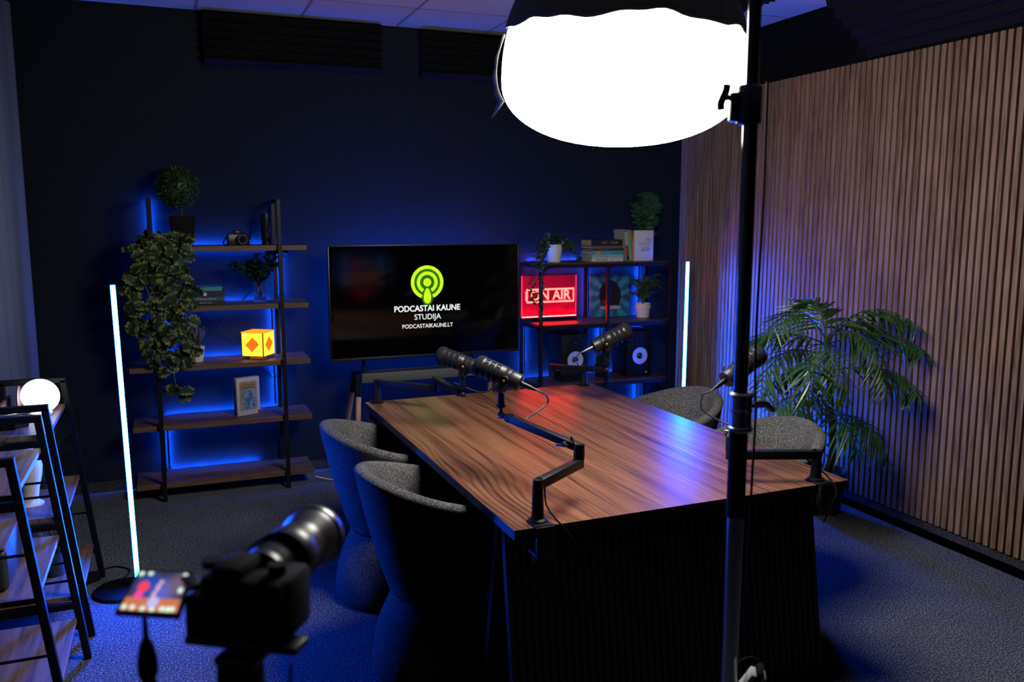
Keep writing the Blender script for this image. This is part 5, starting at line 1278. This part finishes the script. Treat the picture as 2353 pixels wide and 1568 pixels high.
# ------------------------------------------------------------------ ladder shelves on the left
def ladder(y0, y1, label):
    t = thing('ladder_shelf', (-0.55, (y0 + y1) / 2, 0), label, 'shelf', 'black-framed oak ladder shelves along the curtain')
    def xf(z): return -0.365 - 0.105 * z / 0.95
    W = 0.025
    for y in (y0, y1):
        b = new_bm()
        bar(b, (xf(0), y, 0), (xf(0.935), y, 0.935), W, W, 0.002, up=(0, 1, 0)); bar(b, (-0.705, y, 0), (-0.705, y, 0.935), W, W, 0.002, up=(0, 1, 0))
        bar(b, (-0.7175, y, 0.935), (xf(0.935) + W / 2, y, 0.935), W, W, 0.002)
        for z in (0.83, 0.50, 0.17): bar(b, (-0.70, y, z - 0.033), (xf(z), y, z - 0.033), W * 0.8, W, 0.001)
        obj('end_frame', b, BLACK, t, 0)
        for z in (0.645, 0.315):
            b = new_bm(); cyl(b, (-0.70, y, z), (xf(z), y, z), 0.0048, seg=10); obj('guard_rod', b, BLACK, t)
    for z in (0.83, 0.50, 0.17):
        b = new_bm(); box(b, (0, 0, 0), (xf(z) - 0.008 + 0.695, y1 - y0 - W - 0.004, 0.018), 0.001); o = obj('shelf_board', b, LADW, t, 0); o.location = Vector((-0.695, y0 + W / 2 + 0.002, z - 0.018))
    b = new_bm(); box(b, (0, 0, 0), (0.014, y1 - y0 - 0.18, 0.07), 0.001); o = obj('back_rail', b, LADW, t, 0); o.location = Vector((-0.668, y0 + 0.09, 0.8305))
    return t
ladder(3.60, 4.205, 'black-framed oak ladder shelf carrying the glowing egg lamp')
ladder(2.82, 3.41, 'black-framed oak ladder shelf at the left edge, closest to the camera')
# egg lamp
eg = thing('egg_lamp', (-0.545, 3.99, 0.83), 'glowing white egg-shaped table lamp on the top of the far ladder shelf', 'lamp')
b = new_bm(); sphere(b, (0, 0, 0), 0.074, 40, scale=(1.0, 1.0, 0.94), M=Matrix.Translation((-0.53, 3.98, 0.911)) @ Matrix.Rotation(R_(35), 4, 'Y'))
obj('glass_globe', b, emitter('warm_white_globe', (0.95, 0.97, 1.0), 3.5), eg, 80)
b = new_bm(); lathe(b, [(0, 0), (0.04, 0), (0.042, 0.01), (0.03, 0.018), (0, 0.018)], 28, Matrix.Translation((-0.53, 3.98, 0.8305))); obj('lamp_foot', b, WHITE_P, eg)
b = new_bm(); lathe(b, [(0, 0), (0.055, 0), (0.058, 0.004), (0, 0.01)], 32, Matrix.Translation((-0.615, 4.01, 0.895)) @ Matrix.Rotation(R_(90), 4, 'Y')); obj('rear_shade', b, mat('rose_shade', (0.3, 0.18, 0.2), 0.4), eg)
# toy camera on the top
sc_ = thing('compact_camera', (-0.60, 3.75, 0.83), 'small black and silver vintage camera on the top of the far ladder shelf', 'camera')
Mk = Matrix.Translation((-0.60, 3.76, 0.8305)) @ Matrix.Rotation(R_(30), 4, 'Z')
b = new_bm(); box(b, (-0.05, -0.018, 0), (0.05, 0.018, 0.05), 0.004, Mk); obj('camera_body', b, BLACKSAT, sc_)
b = new_bm(); box(b, (-0.05, -0.0185, 0.045), (0.05, 0.0185, 0.062), 0.004, Mk); box(b, (-0.016, -0.02, 0.06), (0.016, 0.02, 0.074), 0.004, Mk); obj('silver_top', b, CHROME, sc_)
b = new_bm(); cyl(b, Mk @ Vector((0, -0.018, 0.028)), Mk @ Vector((0, -0.048, 0.028)), 0.019, seg=26); obj('lens', b, BLACKSAT, sc_)
# vase, pots, box
vs_ = thing('white_vase', (-0.566, 3.81, 0.50), 'smooth white sculptural vase on the middle board of the far ladder shelf', 'vase')
b = new_bm(); lathe(b, [(0, 0), (0.052, 0), (0.053, 0.006), (0.040, 0.012), (0.034, 0.03), (0.040, 0.07), (0.052, 0.12), (0.056, 0.16), (0.048, 0.20), (0.030, 0.222), (0.024, 0.24), (0.026, 0.255), (0.020, 0.255), (0, 0.235)], 44, Matrix.Translation((-0.575, 3.81, 0.5005))); obj('vase_body', b, WHITE_C, vs_, 60)
grass('grassy_plant', -0.545, 4.06, 0.50, 0.045, 0.055, 0.10, 80, 0.20, 0.55, 'grassy plant in a dark pot at the far end of the ladder shelf middle board', DPOT, GRASS, 61)
grass('grassy_plant', -0.515, 3.875, 0.17, 0.040, 0.050, 0.10, 80, 0.15, 0.5, 'grassy plant in a slate blue pot on the lowest board of the far ladder shelf', DPOT, GRASS, 62)
gp = grass('potted_plant', -0.60, 3.19, 0.83, 0.035, 0.042, 0.055, 110, 0.11, 0.8, 'small bright green plant on top of the ladder shelf closest to the camera', WHITE_C, leafmat('fresh_green', (0.10, 0.22, 0.04), (0.18, 0.36, 0.07)), 63)
wbx = thing('wooden_box', (-0.59, 3.06, 0.50), 'dark rounded box with a pale wooden lid on the near ladder shelf middle board', 'box')
b = new_bm(); box(b, (-0.67, 2.91, 0.5005), (-0.515, 3.21, 0.634), 0.018, seg=4); obj('box_body', b, mat('charcoal_plastic', (0.035, 0.04, 0.05), 0.5), wbx, 40)
b = new_bm(); box(b, (-0.145 / 2 - .003, -0.148, 0), (0.145 / 2 + .003, 0.148, 0.010), 0.004); o = obj('lid', b, LADW, wbx, 40); o.location = Vector((-0.5925, 3.06, 0.633))

# ------------------------------------------------------------------ foreground camera on tripod
fg = thing('cinema_camera', (0.085, 1.14, 1.10), 'out-of-focus black camera with flipped-out screen on a tripod in the foreground', 'camera')
BC = Vector((0.073, 1.145, 1.155)); LT = Vector((0.218, 1.365, 1.150))
dl = (LT - BC); dl.normalize(); sl = dl.cross(Z_).normalized(); ul = sl.cross(dl).normalized()
MB_ = Matrix((sl, dl, ul)).transposed().to_4x4(); MB_.translation = BC      # x right, y forward, z up
b = new_bm(); box(b, (-0.052, -0.035, -0.060), (0.064, 0.035, 0.026), 0.008, MB_); box(b, (-0.074, -0.030, -0.058), (-0.046, 0.03, -0.002), 0.006, MB_); box(b, (-0.034, -0.036, 0.020), (0.010, 0.03, 0.044), 0.010, MB_); box(b, (0.030, -0.02, -0.06), (0.070, 0.055, 0.025), 0.012, MB_)
cyl(b, MB_ @ Vector((0.045, 0.0, 0.028)), MB_ @ Vector((0.045, 0.0, 0.040)), 0.012); cyl(b, MB_ @ Vector((-0.05, 0.0, 0.028)), MB_ @ Vector((-0.05, 0.0, 0.038)), 0.013)
obj('camera_body', b, RUBBER, fg)
b = new_bm()
for lo_, hi_ in (((-0.085, -0.02, -0.078), (0.078, 0.02, -0.066)), ((-0.082, -0.02, -0.078), (-0.074, 0.02, -0.01))): box(b, lo_, hi_, 0.003, MB_)
obj('cage', b, BLACKSAT, fg)
b = new_bm(); F = lambda y_: MB_ @ Vector((0.004, y_, 0.004))
Ml = frame_to(F(0.03), F(0.3)) @ Matrix.Diagonal((1.12, 1.12, 1.1, 1))
lathe(b, [(0, 0), (0.033, 0), (0.034, 0.01), (0.031, 0.014), (0.036, 0.03), (0.036, 0.06), (0.038, 0.063), (0.038, 0.09), (0.035, 0.094), (0.036, 0.12), (0.041, 0.135), (0.042, 0.165), (0.040, 0.168), (0.037, 0.165), (0.034, 0.15), (0, 0.148)], 48, Ml)
lz_ = obj('lens', b, mat('lens_metal', (0.016, 0.016, 0.017), 0.36, 0.0, 0.6), fg, 50)
b = new_bm()
for k in range(16): lathe(b, [(0.0375, 0), (0.0395, 0.0012), (0.0375, 0.0024)], 40, Ml @ Matrix.Translation((0, 0, 0.033 + 0.0015 * k)), caps=False)
obj('zoom_ring', b, RUBBER, lz_)
b = new_bm(); lathe(b, [(0.0415, 0), (0.0435, 0.001), (0.0435, 0.006), (0.0415, 0.007)], 48, Ml @ Matrix.Translation((0, 0, 0.150)), caps=False); obj('front_ring', b, STEEL, lz_)
# flip-out screen
q = [Vector((-0.060, 1.221, 1.171)), Vector((0.003, 1.200, 1.167)), Vector((-0.016, 1.146, 1.137)), Vector((-0.085, 1.168, 1.144))]
nrm = (q[1] - q[0]).cross(q[3] - q[0]).normalized()
if nrm.z < 0: nrm = -nrm
c = sum(q, Vector()) / 4
b = new_bm(); outer = [c + (p - c) * 1.12 for p in q]
lo4 = [b.verts.new(p - nrm * 0.008) for p in outer]; hi4 = [b.verts.new(p - nrm * 0.0005) for p in outer]
b.faces.new(lo4); b.faces.new(hi4[::-1])
for k in range(4): b.faces.new((lo4[k], lo4[(k + 1) % 4], hi4[(k + 1) % 4], hi4[k]))
hs = obj('screen_housing', b, BLACKSAT, fg, 0)
def lcd_col(u, v):   # u across, v down: the picture on the monitor
    col = Vector((0.03, 0.035, 0.07))
    def bl(cu, cv, r, cc, k=1.0):
        nonlocal col
        d = math.hypot((u - cu), (v - cv) * 0.7) / r
        f = max(0, 1 - d * d) * k; col = col.lerp(Vector(cc), min(1, f))
    bl(0.30, 0.38, 0.28, (0.005, 0.06, 0.45)); bl(0.62, 0.5, 0.28, (0.10, 0.12, 0.55)); bl(0.85, 0.3, 0.25, (0.16, 0.10, 0.16))
    if v > 0.66: col = Vector((0.55, 0.17, 0.07))
    bl(0.22, 0.40, 0.12, (1.0, 0.05, 0.07), 1.6); bl(0.20, 0.62, 0.09, (1.0, 0.06, 0.3), 1.4)
    if abs(u - (0.50 - 0.12 * (v - 0.4))) < 0.035 and 0.2 < v < 0.75: col = Vector((0.65, 0.40, 0.5))
    bl(0.52, 0.78, 0.12, (0.5, 0.5, 0.9), 1.5)
    for cu, cv in ((0.06, 0.05), (0.24, 0.03), (0.93, 0.07), (0.93, 0.45), (0.05, 0.92), (0.2, 0.93), (0.38, 0.95), (0.55, 0.96), (0.72, 0.93), (0.82, 0.94), (0.90, 0.92)):
        bl(cu, cv, 0.055, (0.75, 0.95, 0.75), 2.2)
    return col
def screen_grid(name, q, nu, nv, fn, m, parent, off):
    b = new_bm(); cl_ = b.loops.layers.color.new('Col'); g = []
    for j in range(nv + 1):
        g.append([b.verts.new(q[0].lerp(q[1], i / nu).lerp(q[3].lerp(q[2], i / nu), j / nv) + off) for i in range(nu + 1)])
    for j in range(nv):
        for i in range(nu):
            f = b.faces.new((g[j][i], g[j][i + 1], g[j + 1][i + 1], g[j + 1][i]))
            for l, (a_, c_) in zip(f.loops, ((i, j), (i + 1, j), (i + 1, j + 1), (i, j + 1))):
                cc = fn(a_ / nu, c_ / nv); l[cl_] = (min(1, cc[0]) ** (1 / 2.2), min(1, cc[1]) ** (1 / 2.2), min(1, cc[2]) ** (1 / 2.2), 1)
    return obj(name, b, m, parent, 0, normals=False)
screen_grid('live_view', q, 40, 26, lcd_col, attr_emit('lcd_picture', 1.1), hs, nrm * 0.0004)
b = new_bm(); bar(b, c + (q[1] - c) * 0.9 - nrm * 0.004, MB_ @ Vector((-0.07, -0.01, 0.0)), 0.02, 0.008, 0.002); obj('screen_hinge', b, BLACKSAT, fg)
# tripod
tr = thing('tripod', (0.045, 1.16, 0), 'black tripod head and pan handle under the foreground camera', 'tripod')
TB = MB_ @ Vector((0, 0, -0.078))
b = new_bm(); box(b, (-0.03, -0.04, -0.092), (0.03, 0.04, -0.0795), 0.003, MB_); obj('quick_release_plate', b, BLACKSAT, tr)
TBx = Vector((0.060, 1.145, 0))
b = new_bm(); cyl(b, TBx + Z_ * 0.92, TBx + Z_ * 1.062, 0.036, 0.030, seg=28); cyl(b, TBx + Z_ * 1.0 + sl * 0.02, TBx + Z_ * 0.985 + sl * 0.085, 0.008, 0.011, seg=14); cyl(b, TBx + Z_ * 0.985 - sl * 0.02, TBx + Z_ * 0.985 - sl * 0.045, 0.018, seg=18); hd = obj('head', b, RUBBER, tr)
b = new_bm(); cyl(b, TBx + Z_ * 0.45, TBx + Z_ * 0.94, 0.016, seg=20); obj('centre_column', b, BLACK, tr)
for k in range(3):
    a = R_(80 + 120 * k); dv = Vector((math.cos(a), math.sin(a), 0))
    b = new_bm(); cyl(b, TBx + Z_ * 0.90 + dv * 0.03, TBx + Z_ * 0.01 + dv * 0.36, 0.014, 0.010, seg=14); obj('leg', b, BLACK, tr)
hp = Vector((-0.054, 1.135, 0))
b = new_bm(); tube(b, [TBx + Z_ * 0.93, TBx.lerp(hp, 0.6) + Z_ * 0.90, hp + Z_ * 0.93, hp + Z_ * 1.02], 0.005, 8); lathe(b, [(0, 0.93), (0.0115, 0.93), (0.0115, 1.05), (0.0085, 1.058), (0.0125, 1.066), (0.0125, 1.085), (0.009, 1.105), (0.004, 1.115), (0.003, 1.145), (0, 1.145)], 20, Matrix.Translation(hp)); obj('pan_handle', b, RUBBER, tr)
cable('cable', [(0.128, 1.16, 1.03), (0.124, 1.15, 0.97), (0.132, 1.15, 0.9), (0.125, 1.16, 0.8)], 0.0022, RUBBER, 'thin black cord hanging under the right side of the foreground camera')

# ------------------------------------------------------------------ behind the camera: wall monitor and clock mirrored in the television
mo = thing('wall_monitor', (2.42, YF + 0.02, 0.95), 'wall monitor showing the studio, seen mirrored in the dark television', 'monitor')
mx_, mz_ = 2.65, 0.875; hw, hh = 0.43, 0.22
b = new_bm(); box(b, (mx_ - hw - .01, YF + 0.001, mz_ - hh - .01), (mx_ + hw + .01, YF + 0.03, mz_ + hh + .01), 0.003); obj('housing', b, BLACKSAT, mo)
q = [Vector((mx_ + hw, YF + .031, mz_ + hh)), Vector((mx_ - hw, YF + .031, mz_ + hh)), Vector((mx_ - hw, YF + .031, mz_ - hh)), Vector((mx_ + hw, YF + .031, mz_ - hh))]
def mon_col(u, v):
    col = Vector((0.01, 0.03, 0.15)); u2 = u
    if v > 0.55: 
        w_ = 0.14 + 0.3 * (v - 0.55); col = Vector((0.35, 0.12, 0.07)) if abs(u2 - 0.5) < w_ + 0.1 else Vector((0.03, 0.03, 0.08))
    if abs(u2 - (0.15 + 0.07 * (1 - v))) < 0.012 or abs(u2 - (0.86 - 0.05 * (1 - v))) < 0.012: col = Vector((0.2, 0.5, 1.0))
    if math.hypot(u2 - 0.64, (v - 0.3) * 0.6) < 0.06: col = Vector((0.9, 0.05, 0.06))
    if math.hypot(u2 - 0.46, (v - 0.25) * 0.6) < 0.03: col = Vector((0.4, 0.8, 0.05))
    if math.hypot(u2 - 0.27, (v - 0.32) * 0.6) < 0.025: col = Vector((0.9, 0.45, 0.05))
    return col
screen_grid('monitor_picture', q, 60, 34, mon_col, attr_emit('monitor_picture_glow', 1.3), mo, Vector((0, 0.0002, 0)))
ck = thing('digital_clock', (2.45, YF + 0.02, 0.6), 'red digital wall clock seen mirrored in the dark television', 'clock')
b = new_bm(); box(b, (2.37, YF + .001, 0.46), (2.93, YF + .03, 0.60), 0.003); obj('clock_case', b, BLACKSAT, ck)
text('clock_digits', '12:35', 0.14, emitter('red_digit_glow', (1.0, 0.02, 0.02), 2.0), ck, Matrix.Translation((2.65, YF + 0.032, 0.53)) @ Matrix.Rotation(PI, 4, 'Z') @ Matrix.Rotation(PI / 2, 4, 'X'))
